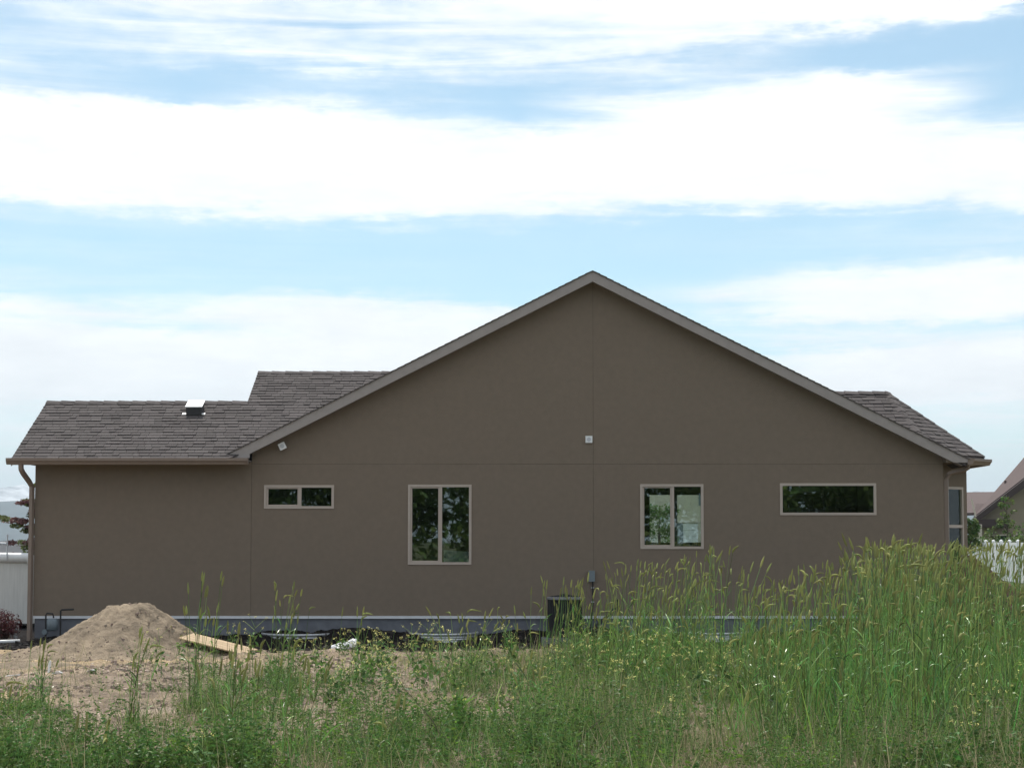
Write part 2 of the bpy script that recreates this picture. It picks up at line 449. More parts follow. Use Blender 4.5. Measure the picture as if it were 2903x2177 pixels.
# ------------------------------------------------------------------ mountains
def ridge(name, y0, depth, h_fn, mat, n=420):
    xs = np.linspace(-6500, 6500, n); rows = 9
    V = []
    for j in range(rows):
        t = j / (rows - 1)
        prof = sin(pi * min(1, t * 1.0)) if t <= .5 else sin(pi * t)
        for x in xs:
            h = h_fn(x)
            rough = noise.fractal(Vector((x * .004, t * 3, y0 * .01)), 1.0, 2.0, 5)
            V.append((x, y0 + depth * t + rough * depth * .05, max(-5, h * prof * (1 + .18 * rough * (1 - prof)) - 4)))
    idx = np.arange(n * rows).reshape(rows, n)
    q = np.stack([idx[:-1, :-1], idx[:-1, 1:], idx[1:, 1:], idx[1:, :-1]], -1).reshape(-1, 4)
    return tag(build(Soup().add(V, q), name, mat, smooth=True), kind='structure')
ridge('hill', 6200, 1600, lambda x: 163 + 14 * noise.noise(Vector((x * .0011, 3.3, 0))) + 6 * noise.fractal(Vector((x * .006, 1, 0)), 1, 2, 4), M['hill'])
ridge('mountain', 9300, 2600, lambda x: 330 + 90 * noise.noise(Vector((x * .0015 + .35, 9.3, 0))) + 55 * noise.fractal(Vector((x * .005, 4, 0)), 1, 2, 5), M['snow'])

# ------------------------------------------------------------------ haze
hz = bpy.data.materials.new('haze_air'); hz.use_nodes = True
hz.node_tree.nodes.clear()
_v = hz.node_tree.nodes.new('ShaderNodeVolumePrincipled'); _o = hz.node_tree.nodes.new('ShaderNodeOutputMaterial')
_v.inputs['Color'].default_value = (.76, .89, 1.0, 1); _v.inputs['Density'].default_value = HAZE; _v.inputs['Anisotropy'].default_value = .2
hz.node_tree.links.new(_v.outputs[0], _o.inputs['Volume'])
if HAZE: tag(build(Soup().box(-19000, 19000, -19000, 19000, -6.1, 620), 'haze', hz), kind='stuff')

# ------------------------------------------------------------------ house
house = empty('house', (0, 0, 0), 'large single-storey brown stucco house with a broad front gable and grey shingle roof', 'house')
def part(s, name, mat, parent=house, smooth=False):
    return build(s, name, mat, parent, smooth)
XL, XR = -9.19, 8.312
PX, PZ = 1.551, 7.045                    # gable peak (top of shingles)
SL = .505
def rake_z(x): return PZ - SL * abs(x - PX)
JX0, JX1, JZ = -5.019, 1.569, 3.322      # control joints in the stucco
G = .0022
WZ0 = .41                                # bottom of the stucco
wins = [(-4.773, -3.432, 2.466, 2.912), (-1.999, -.783, 1.391, 2.921), (2.471, 3.685, 1.692, 2.930), (5.166, 7.014, 2.341, 2.947)]
def holed(s, x0, x1, z0, z1, holes, y0, y1):
    xs = sorted({x0, x1, *[h[0] for h in holes], *[h[1] for h in holes]})
    zs = sorted({z0, z1, *[h[2] for h in holes], *[h[3] for h in holes]})
    cell = {}
    for i in range(len(xs) - 1):
        for j in range(len(zs) - 1):
            cx, cz = (xs[i] + xs[i + 1]) / 2, (zs[j] + zs[j + 1]) / 2
            if any(h[0] < cx < h[1] and h[2] < cz < h[3] for h in holes): continue
            cell[i, j] = 1
    for (i, j) in cell:
        a, b, c, d = xs[i], xs[i + 1], zs[j], zs[j + 1]
        s.add([(a, y0, c), (b, y0, c), (b, y0, d), (a, y0, d)], [(0, 1, 2, 3)])
        s.add([(a, y1, c), (b, y1, c), (b, y1, d), (a, y1, d)], [(3, 2, 1, 0)])
        for (di, dj, p, q) in ((-1, 0, (a, c), (a, d)), (1, 0, (b, c), (b, d)), (0, -1, (a, c), (b, c)), (0, 1, (a, d), (b, d))):
            if (i + di, j + dj) not in cell:
                s.add([(p[0], y0, p[1]), (q[0], y0, q[1]), (q[0], y1, q[1]), (p[0], y1, p[1])], [(0, 1, 2, 3)])
    return s
T = .03
part(holed(Soup(), XL, JX0 - G, WZ0, 3.36, [], 0, T), 'wall_panel', M['stucco'])
part(holed(Soup(), JX0 + G, JX1 - G, WZ0, JZ - G, wins[:2], 0, T), 'wall_panel', M['stucco'])
part(holed(Soup(), JX1 + G, XR, WZ0, JZ - G, wins[2:], 0, T), 'wall_panel', M['stucco'])
zt = lambda x: rake_z(x) - .06
part(Soup().prism([(JX0 + G, JZ + G), (JX1 - G, JZ + G), (JX1 - G, zt(JX1 - G)), (PX, zt(PX)), (JX0 + G, zt(JX0 + G))], 0, T), 'wall_panel', M['stucco'])
part(Soup().prism([(JX1 + G, JZ + G), (XR, JZ + G), (XR, zt(XR)), (JX1 + G, zt(JX1 + G))], 0, T), 'wall_panel', M['stucco'])
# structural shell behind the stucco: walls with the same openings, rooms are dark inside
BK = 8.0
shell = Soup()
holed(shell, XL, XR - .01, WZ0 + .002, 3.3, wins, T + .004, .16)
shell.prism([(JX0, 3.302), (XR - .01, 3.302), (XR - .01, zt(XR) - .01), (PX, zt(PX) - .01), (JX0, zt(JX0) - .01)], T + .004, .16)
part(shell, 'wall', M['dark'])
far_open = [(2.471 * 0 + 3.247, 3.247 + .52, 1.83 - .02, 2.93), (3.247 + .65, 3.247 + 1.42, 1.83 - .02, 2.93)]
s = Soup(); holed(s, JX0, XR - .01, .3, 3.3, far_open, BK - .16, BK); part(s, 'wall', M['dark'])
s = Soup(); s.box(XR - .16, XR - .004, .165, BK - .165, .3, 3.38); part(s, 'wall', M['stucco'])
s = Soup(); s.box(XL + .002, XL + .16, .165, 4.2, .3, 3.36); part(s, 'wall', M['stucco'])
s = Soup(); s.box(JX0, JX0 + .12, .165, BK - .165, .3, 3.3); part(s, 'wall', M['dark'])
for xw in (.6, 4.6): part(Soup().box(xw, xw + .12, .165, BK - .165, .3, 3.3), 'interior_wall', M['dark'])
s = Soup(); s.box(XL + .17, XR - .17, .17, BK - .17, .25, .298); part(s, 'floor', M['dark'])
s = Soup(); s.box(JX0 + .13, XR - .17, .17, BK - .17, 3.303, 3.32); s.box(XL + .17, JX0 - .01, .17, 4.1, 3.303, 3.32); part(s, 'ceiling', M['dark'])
# foundation and flashing
s = Soup(); s.box(XL + .03, XR - .03, .02, .25, -.9, .355); s.box(XR - .25, XR - .03, .252, BK, -.9, .355); s.box(XL + .03, XL + .25, .252, 4.1, -.9, .355)
part(s, 'foundation', M['concrete'])
s = Soup(); s.box(XL - .005, XR + .005, -.018, .012, .357, .408); part(s, 'flashing', M['flash'])

# windows -----------------------------------------------------------
def window(x0, x1, z0, z1, sash=True, slider=None, loc=(0, 0, 0), rot=0, lite_split=None, parent=house):
    w = .045
    fr = Soup()
    y0, y1 = -.014, .06
    holed(fr, x0 - .004, x1 + .004, z0 - .004, z1 + .004, [(x0 + w, x1 - w, z0 + w, z1 - w)], y0, y1)
    fo = build(fr, 'window', M['frame'], parent); fo.location = loc; fo.rotation_euler = (0, 0, rot)
    def pane(a, b, c, d, y):
        p = Soup(); p.box(a, b, y, y + .006, c, d); build(p, 'pane', M['bay_glass'] if lite_split else M['glass'], fo)
    if slider:
        xm = (x0 + x1) / 2
        # fixed pane right
        mull = Soup(); mull.box(xm - .005, xm + .045, y0 + .006, y1 - .01, z0 + w + .001, z1 - w - .001); build(mull, 'mullion', M['frame'], fo)
        sa = Soup(); holed(sa, x0 + w + .001, xm - .006, z0 + w + .001, z1 - w - .001, [(x0 + w + .032, xm - .03, z0 + w + .028, z1 - w - .024)], .004, .04)
        build(sa, 'sash', M['frame'], fo)
        pane(x0 + w + .033, xm - .031, z0 + w + .029, z1 - w - .025, .02)
        pane(xm + .046, x1 - w - .001, z0 + w + .001, z1 - w - .001, .025)
    elif lite_split:
        zm = lite_split
        rl = Soup(); rl.box(x0 + w + .001, x1 - w - .001, y0 + .004, y1 - .01, zm - .03, zm + .03); build(rl, 'mullion', M['frame'], fo)
        pane(x0 + w + .001, x1 - w - .001, zm + .031, z1 - w - .001, .025)
        pane(x0 + w + .001, x1 - w - .001, z0 + w + .001, zm - .031, .025)
    else:
        pane(x0 + w + .001, x1 - w - .001, z0 + w + .001, z1 - w - .001, .025)
    return fo
window(*wins[0], slider=True); window(*wins[1], slider=True); window(*wins[2], slider=True); window(*wins[3])
# pale panel standing in the room behind the second window
s = Soup(); s.hull([(-1.36, 1.1, .5), (-.7, 1.1, .5), (-.7, 1.22, 1.62), (-1.36, 1.22, 1.66)], (0, .02, 0)); part(s, 'interior_panel', M['flash'])

# roofs -------------------------------------------------------------
# left wing: eave y=-.45 z=3.41, slope .5
EY, EZ = -.45, 3.405
R1, R2 = 2.10, 3.60
def lz(y): return EZ + .5 * (y - EY)
RX0, RX1 = -9.53, -5.42
def valley(y): return PX - (PZ - lz(y)) / SL
s = Soup()
th = (0, 0, -.16)
s.hull([(RX0, EY, lz(EY) - .02), (valley(EY) + .2, EY, lz(EY) - .02), (valley(R1) + .2, R1, lz(R1) - .02), (RX0, R1, lz(R1) - .02)], (0, 0, -.05))
s.hull([(RX1, R1 + .001, lz(R1) - .019), (valley(R1) + .2, R1 + .001, lz(R1) - .019), (valley(R2) + .2, R2, lz(R2) - .02), (RX1, R2, lz(R2) - .02)], th)
s.hull([(RX0, R1 + .002, lz(R1) - .022), (RX1 - .01, R1 + .002, lz(R1) - .022), (RX1 - .01, 4.65, EZ - .02), (RX0, 4.65, EZ - .02)], th)
s.hull([(RX1, R2 + .002, lz(R2) - .022), (-2.4, R2 + .002, lz(R2) - .022), (-2.4, 7.65, EZ - .02), (RX1, 7.65, EZ - .02)], th)
# main gable slabs
s.hull([(PX, -.28, PZ - .03), (PX, BK + .3, PZ - .03), (JX0 - .4, BK + .3, rake_z(JX0 - .4) - .03), (JX0 - .4, .3, rake_z(JX0 - .4) - .03), (JX0 + .02, .3, rake_z(JX0) - .03), (JX0 + .02, -.28, rake_z(JX0) - .03)], (0, 0, -.14))
s.hull([(PX + .001, BK + .3, PZ - .031), (PX + .001, -.28, PZ - .031), (8.70, -.28, rake_z(8.70) - .03), (8.70, BK + .3, rake_z(8.70) - .03)], (0, 0, -.14))
# gable end wall of the small upper roof
s.prism([(RX1 + .05, 3.3), (RX1 + .12, 3.3), (RX1 + .12, 4.5), (RX1 + .05, 4.5)], 2.6, 5.6)
roof = part(s, 'roof', M['deck'])

def clip(poly, half):
    out = []
    for i in range(len(poly)):
        a, b = poly[i], poly[(i + 1) % len(poly)]
        da = half[0] * a[0] + half[1] * a[1] - half[2]; db = half[0] * b[0] + half[1] * b[1] - half[2]
        if da <= 0: out.append(a)
        if da * db < 0:
            t = da / (da - db); out.append((a[0] + (b[0] - a[0]) * t, a[1] + (b[1] - a[1]) * t))
    return out
def shingles(poly3, expo=.142, wlo=.12, whi=.30, seed=0, lo=0.0):
    """poly3: convex, first edge is the eave. Returns list of (verts, faces) per shingle, from the eave up."""
    r = random.Random(seed)
    P = [Vector(p) for p in poly3]
    o = P[0]; e = (P[1] - P[0]).normalized()
    nrm = (P[1] - P[0]).cross(P[2] - P[0]).normalized()
    if nrm.z < 0: nrm = -nrm
    u = nrm.cross(e)
    if u.z < 0: u = -u
    q = [((p - o).dot(e), (p - o).dot(u)) for p in P]
    area = sum(q[i][0] * q[(i + 1) % len(q)][1] - q[(i + 1) % len(q)][0] * q[i][1] for i in range(len(q)))
    if area < 0: q = q[::-1]
    halves = []
    for i in range(len(q)):
        a, b = q[i], q[(i + 1) % len(q)]
        nx_, ny_ = (b[1] - a[1]), -(b[0] - a[0])
        halves.append((nx_, ny_, nx_ * a[0] + ny_ * a[1]))
    x0 = min(p[0] for p in q); x1 = max(p[0] for p in q); y1 = max(p[1] for p in q)
    out = []; row = 0; y = lo
    while y < y1:
        x = x0 - r.uniform(0, .3)
        while x < x1:
            w = r.uniform(wlo, whi)
            rect = [(x + .003, y), (x + w - .003, y), (x + w - .003, y + expo + .02), (x + .003, y + expo + .02)]
            for h in halves:
                rect = clip(rect, h)
                if len(rect) < 3: break
            if len(rect) >= 3:
                tk = r.choice((.010, .012, .016, .022)) ; V = []
                for (a, b) in rect:
                    t = (b - y) / (expo + .02)
                    V.append(o + e * a + u * b + nrm * (.004 + tk * (1 - t) + .001))
                for (a, b) in rect: V.append(o + e * a + u * b - nrm * .006)
                n = len(rect)
                Fc = [tuple(range(n))] + [(i, i + n, (i + 1) % n + n, (i + 1) % n) for i in range(n)]
                out.append(([tuple(v) for v in V], Fc, (row, x)))
            x += w
        row += 1; y += expo
    return out
sh = shingles([(RX0, EY - .03, lz(EY - .03)), (valley(EY) + .25, EY - .03, lz(EY - .03)), (valley(R1) + .25, R1, lz(R1)), (RX0, R1, lz(R1))], seed=3)
for V_, F_, _ in sh[:300]:
    c = np.mean(V_, 0)
    part(Soup().add(V_, F_), 'shingle', M['shingle'], roof)
rest = Soup()
for V_, F_, _ in sh[300:]: rest.add(V_, F_)
for V_, F_, _ in shingles([(RX1, R1, lz(R1)), (valley(R1) + .25, R1, lz(R1)), (valley(R2) + .25, R2, lz(R2)), (RX1, R2, lz(R2))], seed=5): rest.add(V_, F_)
# bay roof
AP = (7.64, 1.9, 4.86); HB = (8.11, -.2, 3.50); TC = (9.40, 1.09, 3.50)
bay = Soup()
bay.hull([(5.8, .05, 3.652), (8.054, .05, 3.652), (7.64, 1.9, 4.85), (5.8, 1.9, 4.85)], (0, 0, -.06))
bay.hull([(8.054, .05, 3.652), (8.36, .05, 3.49), (9.40, 1.09, 3.49), (7.64, 1.9, 4.85)], (0, 0, -.06))
bay.hull([(9.40, 1.09, 3.49), (9.40, 3.7, 3.49), (7.64, 2.9, 4.85), (7.64, 1.9, 4.85)], (0, 0, -.1))
bay.hull([(9.40, 3.7, 3.49), (5.8, 3.7, 3.49), (5.8, 2.9, 4.85), (7.64, 2.9, 4.85)], (0, 0, -.1))
bay.hull([(5.8, 1.9, 4.852), (7.64, 1.9, 4.852), (7.64, 2.9, 4.852), (5.8, 2.9, 4.852)], (0, 0, -.1))
bayroof = part(bay, 'bay_roof', M['deck'])
for V_, F_, _ in shingles([(5.8, .05, 3.662), (8.054, .05, 3.662), AP, (5.8, 1.9, 4.86)], seed=8): rest.add(V_, F_)
for V_, F_, _ in shingles([(8.36, .05, 3.50), TC, AP, (8.054, .05, 3.662)], seed=9): rest.add(V_, F_)
for V_, F_, _ in shingles([TC, (9.40, 3.7, 3.50), (7.64, 2.9, 4.86), AP], seed=10): rest.add(V_, F_)
# main roof courses: seen edge-on along the rakes
for sgn, xe in ((-1, JX0 - .5), (1, 8.74)):
    L_ = abs(xe - PX); n = int(L_ * sqrt(1 + SL * SL) / .142); 
    for k in range(n):
        a = PX + sgn * L_ * k / n; b = PX + sgn * (L_ * (k + 1) / n + .02)
        za, zb = rake_z(a) - .012, rake_z(b) + .000
        y0_ = -.325 + random.uniform(-.006, .006)
        if b < JX0 and sgn < 0: y0_ = max(y0_, -.325)
        pts = [(a, y0_, za), (b, y0_, zb), (b, 2.0, zb), (a, 2.0, za)]
        rest.hull(pts, (0, 0, -.018))
tag(part(rest, 'shingles', M['shingle'], roof), kind='stuff')
# ridge caps
def ridge_caps(a, b, name='ridge_cap', step=.28, w=.13, flat=False):
    a, b = Vector(a), Vector(b); d = (b - a); n = max(1, int(d.length / step)); e = d.normalized()
    side = e.cross(Vector((0, 0, 1))).normalized()
    for k in range(n):
        p = a + d * (k / n); q = a + d * ((k + 1) / n) + e * .03
        s = Soup()
        dn = Vector((0, 0, -w * (.3 if flat else .5)))
        t0, t1 = Vector((0, 0, .018)), Vector((0, 0, .034))
        V = [p + side * w + dn + t1, p + t1, p - side * w + dn + t1, q + side * w + dn + t0, q + t0, q - side * w + dn + t0]
        V += [v - Vector((0, 0, .014)) for v in V]
        s.add([tuple(v) for v in V], [(0, 1, 4, 3), (1, 2, 5, 4), (6, 9, 10, 7), (7, 10, 11, 8), (0, 6, 7, 1), (1, 7, 8, 2), (0, 3, 9, 6), (2, 8, 11, 5), (3, 4, 10, 9), (4, 5, 11, 10)])
        part(s, name, M['shingle'], roof)
ridge_caps((RX0, R1, lz(R1)), (RX1 - .02, R1, lz(R1)))
ridge_caps((RX1, R2, lz(R2)), (-2.2, R2, lz(R2)))
ridge_caps((5.9, 1.9, 4.86), AP)
ridge_caps((8.054, .05, 3.662), AP, w=.09, flat=True)
ridge_caps(TC, AP, w=.09, flat=True)

# fascia, soffits ----------------------------------------------------
FD = .205
s = Soup()
s.prism([(-5.58, 3.425), (JX0, 3.425), (JX0, rake_z(JX0) - .02 - FD), (PX, PZ - .02 - FD), (PX, PZ - .02), (-5.58, rake_z(-5.58) - .02)][::1], -.30, -.27)
part(s, 'fascia', M['trim'])
s = Soup()
xe = PX + (PZ - .02 - FD - 3.335) / SL
s.prism([(PX + .002, PZ - .02 - FD), (xe, 3.335), (8.715, 3.335), (8.715, rake_z(8.715) - .02), (PX + .002, PZ - .02)], -.302, -.272)
part(s, 'fascia', M['trim'])
s = Soup()
for a, b in ((JX0, PX), (PX, 8.62)):
    za, zb = rake_z(a) - .2, rake_z(b) - .2
    s.hull([(a, -.268, za), (b, -.268, zb), (b, -.002, zb), (a, -.002, za)], (0, 0, .012))
part(s, 'soffit', M['trim'])
s = Soup(); s.box(XR + .002, 8.695, -.262, .9, 3.338, 3.43); part(s, 'soffit_return', M['stucco'])
s = Soup(); s.box(RX0 + .02, JX0 - .005, -.44, -.002, 3.365, 3.38); s.box(RX0, RX0 + .02, -.44, 4.2, 3.34, 3.42); part(s, 'soffit', M['trim'])
s = Soup(); s.box(RX0, JX0 - .002, -.455, -.435, 3.285, 3.40); part(s, 'fascia', M['gutter'])
# left rake board
s = Soup(); s.hull([(RX0 - .012, EY, lz(EY) - .02), (RX0 - .012, R1, lz(R1) - .02), (RX0 - .012, R1, lz(R1) - .17), (RX0 - .012, EY, lz(EY) - .14)], (.02, 0, 0)); part(s, 'fascia', M['trim'])
def gutter(pts, side, name='gutter'):
    """K-style gutter swept along pts; side = outward unit vector per point"""
    prof = [(0, -.105), (0, .012), (.012, .012), (.012, -.093), (.078, -.093), (.092, -.06), (.116, -.03), (.118, .006), (.108, .006), (.108, .016), (.130, .016), (.130, -.034), (.104, -.066), (.088, -.105)]
    V = []; n = len(prof)
    for p, sd in zip(pts, side):
        for a, b in prof: V.append((p[0] + sd[0] * a, p[1] + sd[1] * a, p[2] + b))
    Fc = []
    for i in range(len(pts) - 1):
        for k in range(n): Fc.append((i * n + k, i * n + (k + 1) % n, (i + 1) * n + (k + 1) % n, (i + 1) * n + k))
    Fc += [tuple(range(n)), tuple(range(len(pts) * n - 1, (len(pts) - 1) * n - 1, -1))]
    # end cap plates
    full = [(0, -.105), (.088, -.105), (.104, -.066), (.130, -.034), (.130, .016), (0, .012)]
    s = Soup().add(V, Fc)
    for p, sd, t in ((pts[0], side[0], -1), (pts[-1], side[-1], 1)):
        d = (Vector(pts[1]) - Vector(pts[0])).normalized() * .004 * t
        s.hull([(p[0] + sd[0] * a, p[1] + sd[1] * a, p[2] + b) for a, b in full], tuple(d))
    return part(s, name, M['gutter'])
gutter([(-9.60, -.456, 3.395), (JX0 + .002, -.456, 3.395)], [(0, -1), (0, -1)])
gutter([(8.716, -.305, 3.40), (8.716, .32, 3.40)], [(1, 0), (1, 0)])
c45 = .7071
gutter([(8.73, .405, 3.44), (9.405, 1.08, 3.44), (9.405, 3.6, 3.44)], [(c45, -c45), (1, -.414), (1, 0)])
# bay walls
s = Soup()
def quadwall(s, a, b, z0, z1, t, holes=()):
    """wall from a to b (xy), outer face on the right-hand normal; local rectangle decomposition"""
    a, b = Vector((*a, 0)), Vector((*b, 0)); d = (b - a); L_ = d.length; e = d / L_; nrm = Vector((e.y, -e.x, 0))
    tmp = Soup(); holed(tmp, 0, L_, z0, z1, list(holes), 0, t)
    V = np.concatenate(tmp.v); W = np.zeros_like(V)
    W[:, 0] = a.x + V[:, 0] * e.x - V[:, 1] * nrm.x; W[:, 1] = a.y + V[:, 0] * e.y - V[:, 1] * nrm.y; W[:, 2] = V[:, 2]
    k = 0
    for arr in tmp.v: pass
    s.v.append(W)
    for f, m in tmp.f: s.f.append((f + s.n, m))
    s.n += len(W)
    return a, e, nrm
quadwall(s, (8.315, .502), (9.083, 1.27), .1, 3.36, .15, [(.27, .93, 1.38, 2.905)])
quadwall(s, (9.083, 1.27), (9.083, 3.5), .1, 3.36, .15)
quadwall(s, (9.083, 3.5), (8.315, 4.27), .1, 3.36, .15)
part(s, 'bay_wall', M['stucco'])
bw = window(0, .66, 1.38, 2.905, lite_split=2.13, loc=(8.315 + .27 * c45 + .0, .502 + .27 * c45, 0), rot=pi / 4)
s = Soup(); s.hull([(8.316, .35, 3.362), (8.70, .35, 3.362), (9.39, 1.09, 3.362), (9.39, 3.6, 3.362), (8.316, 3.6, 3.362)], (0, 0, .015)); part(s, 'soffit', M['trim'])
s = Soup()
s.hull([(8.72, .41, 3.48), (9.40, 1.09, 3.48), (9.40, 1.09, 3.36), (8.72, .41, 3.36)], (-.012, .012, 0)); s.hull([(9.402, 1.095, 3.48), (9.402, 3.6, 3.48), (9.402, 3.6, 3.36), (9.402, 1.095, 3.36)], (-.012, 0, 0))
part(s, 'fascia', M['trim'])
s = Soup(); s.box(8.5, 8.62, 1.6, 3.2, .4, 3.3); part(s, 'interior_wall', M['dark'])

# downspouts
def spout(pts, name='downspout', r=.045):
    return part(Soup().tube(pts, r, 4), name, M['gutter'])
spout([(-9.33, -.52, 3.30), (-9.33, -.50, 3.20), (-9.315, -.42, 3.13), (-9.27, -.15, 2.98), (-9.235, -.06, 2.88), (-9.235, -.05, -.12), (-9.25, -.10, -.22)], r=.052)
spout([(8.79, -.02, 3.32), (8.785, -.01, 3.25), (8.70, .0, 3.20), (8.50, .02, 3.16), (8.43, .03, 3.12), (8.385, .05, 3.02), (8.385, .05, .35)], r=.052)
# roof vent
VX, VY = -6.40, 1.55; vz = lz(VY)
vent = Soup(); vent.hull([(VX - .155, VY - .14, vz + .03 - .07), (VX + .155, VY - .14, vz + .03 - .07), (VX + .155, VY + .16, vz + .10), (VX - .155, VY + .16, vz + .10)], (0, 0, .165))
vo = part(vent, 'roof_vent', M['black'])
s = Soup(); s.hull([(VX - .17, VY - .16, lz(VY - .16) + .195), (VX + .17, VY - .16, lz(VY - .16) + .195), (VX + .17, VY + .2, lz(VY + .2) + .17), (VX - .17, VY + .2, lz(VY + .2) + .17)], (0, 0, .016)); build(s, 'vent_cap', M['white'], vo)
s = Soup(); s.hull([(VX - .24, VY - .12, lz(VY - .12) + .028), (VX + .22, VY - .12, lz(VY - .12) + .028), (VX + .22, VY - .05, lz(VY - .05) + .028), (VX - .24, VY - .05, lz(VY - .05) + .028)], (0, 0, .008)); build(s, 'vent_flange', M['white'], vo)

# ------------------------------------------------------------------ fixtures on the wall
def plate(x, z, rot, label):
    o = empty('wall_box', (x, -.004, z), label, 'electrical box')
    o.rotation_euler = (0, rot, 0)
    h = .066
    s = Soup(); s.box(-h, h, -.03, 0, -h, h); build(s, 'box', M['white'], o)
    s = Soup(); s.tube([(0, -.0301, 0), (0, -.036, 0)], .04, 12); build(s, 'cover', material('grey_cover', (.5, .52, .56), .5), o)
    return o
b1 = plate(1.484, 3.796, 0, 'small white square electrical box high on the middle of the gable wall')
b2 = plate(-4.42, 3.66, radians(-26), 'small white box tilted along the left slope just below the rake')
b2.location.y = -.10
s = Soup(); s.box(-.03, .03, .001, .1, -.03, .03); build(s, 'bracket', M['white'], b2)

d = empty('disconnect_box', (1.527, 0, 1.13), 'grey electrical disconnect box mounted on the wall above the air conditioner', 'electrical box')
s = Soup(); s.box(-.055, .055, -.09, -.001, -.06, .14); build(s, 'box', M['grey'], d)
s = Soup(); s.box(-.06, .06, -.098, -.091, -.065, .145); build(s, 'lid', M['grey'], d)
s = Soup(); s.tube([(.02, -.04, -.06), (.02, -.04, -.5), (-.02, -.04, -.95)], .014, 6); build(s, 'conduit', M['black'], d)
s = Soup(); s.box(-.01, .05, -.05, -.001, -.19, -.175); s.box(-.01, .05, -.05, -.001, -.46, -.445); build(s, 'clamp', M['galv'], d)

# gas meter
gzm = float(ground_z(-8.7, -.4))
gm = empty('gas_meter', (-8.72, -.28, gzm), 'grey gas meter with black riser pipes at the left end of the foundation', 'gas meter')
s = Soup(); s.tube([(-.02, .0, .14), (-.02, 0, .17), (-.02, 0, .34), (-.02, 0, .37)], [.07, .11, .11, .08], 12); s.box(-.11, .07, -.07, .07, .2, .36); build(s, 'meter_body', M['grey'], gm, True)
s = Soup(); s.box(-.07, .03, -.085, -.071, .24, .34); build(s, 'dial_face', M['white'], gm)
s = Soup(); s.box(-.06, .02, -.09, -.0855, .29, .325); build(s, 'dial_window', M['grey'], gm)
s = Soup(); s.tube([(.13, 0, 0), (.13, 0, .30), (.13, 0, .52), (.15, 0, .535), (.38, 0, .545)], .017, 8); s.tube([(-.15, 0, -.05), (-.15, 0, .44), (-.13, 0, .47), (-.02, 0, .46), (0, 0, .38)], .016, 8); build(s, 'pipe', M['black'], gm)
s = Soup(); s.tube([(-.15, -.0, .12), (-.15, -.1, .12)], .05, 10); build(s, 'regulator', M['grey'], gm)

# air conditioner on a pad
ax, ay = .985, -.95
az0 = float(ground_z(ax, ay)) - .02
pad = Soup(); pad.box(ax - .44, ax + .44, ay - .42, ay + .42, az0 - .12, az0 + .09)
tag(build(pad, 'equipment_pad', M['concrete']), 'flat grey concrete pad on the soil under the air conditioner', 'pad')
ac = empty('air_conditioner', (ax, ay, az0 + .092), 'dark cylindrical air conditioning unit with grey top rim standing against the wall', 'air conditioner')
s = Soup()
for k in range(44):
    a = 2 * pi * k / 44
    s.tube([(.315 * cos(a), .315 * sin(a), .02), (.315 * cos(a), .315 * sin(a), .70)], .007, 4)
build(s, 'louver', M['black'], ac)
s = Soup(); s.tube([(0, 0, 0), (0, 0, .03), (0, 0, .031), (0, 0, .69)], [.33, .33, .295, .295], 28); build(s, 'coil', M['black'], ac)
rimm = material('grey_rim', (.20, .20, .21), .5)
s = Soup(); s.tube([(0, 0, .70), (0, 0, .705), (0, 0, .735), (0, 0, .75)], [.33, .342, .342, .31], 28); build(s, 'top_rim', rimm, ac)
s = Soup()
for r_ in (.08, .14, .20, .26): 
    s.tube([(r_ * cos(t), r_ * sin(t), .785 - r_ * .10) for t in np.linspace(0, 2 * pi, 25)], .006, 4)
for k in range(12):
    a = 2 * pi * k / 12; s.tube([(.02 * cos(a), .02 * sin(a), .79), (.31 * cos(a), .31 * sin(a), .748)], .006, 4)
build(s, 'fan_guard', M['black'], ac)
s = Soup(); s.tube([(0, 0, .735), (0, 0, .77), (0, 0, .80)], [.2, .16, .05], 14); build(s, 'fan_motor', M['black'], ac)
ls = Soup(); ls.tube([(1.32, -.9, az0 + .2), (1.5, -.7, az0 + .22), (1.75, -.35, .36), (1.98, -.06, .56), (2.03, -.02, .62), (2.02, .0, .72)], .03, 8)
tag(build(ls, 'refrigerant_line', M['black'], smooth=True), 'black insulated pipe running from the air conditioner up into the wall', 'pipe')

# window wells
def well(x0, x1, label, z):
    o = empty('window_well', ((x0 + x1) / 2, 0, z), label, 'window well', 'window wells along the foundation')
    hw = (x1 - x0) / 2; n = 20; dep = .85
    arc = [(-hw, -.01)] + [(-hw * cos(pi * k / n), -.05 - dep * sin(pi * k / n)) for k in range(n + 1)] + [(hw, -.01)]
    s = Soup(); s.tube([(a, b, 0) for a, b in arc], .022, 6); build(s, 'rim', M['galv'], o, True)
    s = Soup(); V = [(a * (1 if j % 2 else .985), b * (1 if j % 2 else .985), -j * .02) for j in range(9) for a, b in arc]; m_ = len(arc)
    s.add(V, [(j * m_ + i, (j + 1) * m_ + i, (j + 1) * m_ + i + 1, j * m_ + i + 1) for j in range(8) for i in range(m_ - 1)]); build(s, 'liner', M['galv'], o)
    return o
well(-4.77, -3.33, 'curved galvanised window well below the small horizontal window', .085)
well(-2.0, -.66, 'curved galvanised window well below the tall sliding window, half buried in soil', .095)
well(3.0, 4.5, 'curved galvanised window well behind the weeds under the square window', .11)

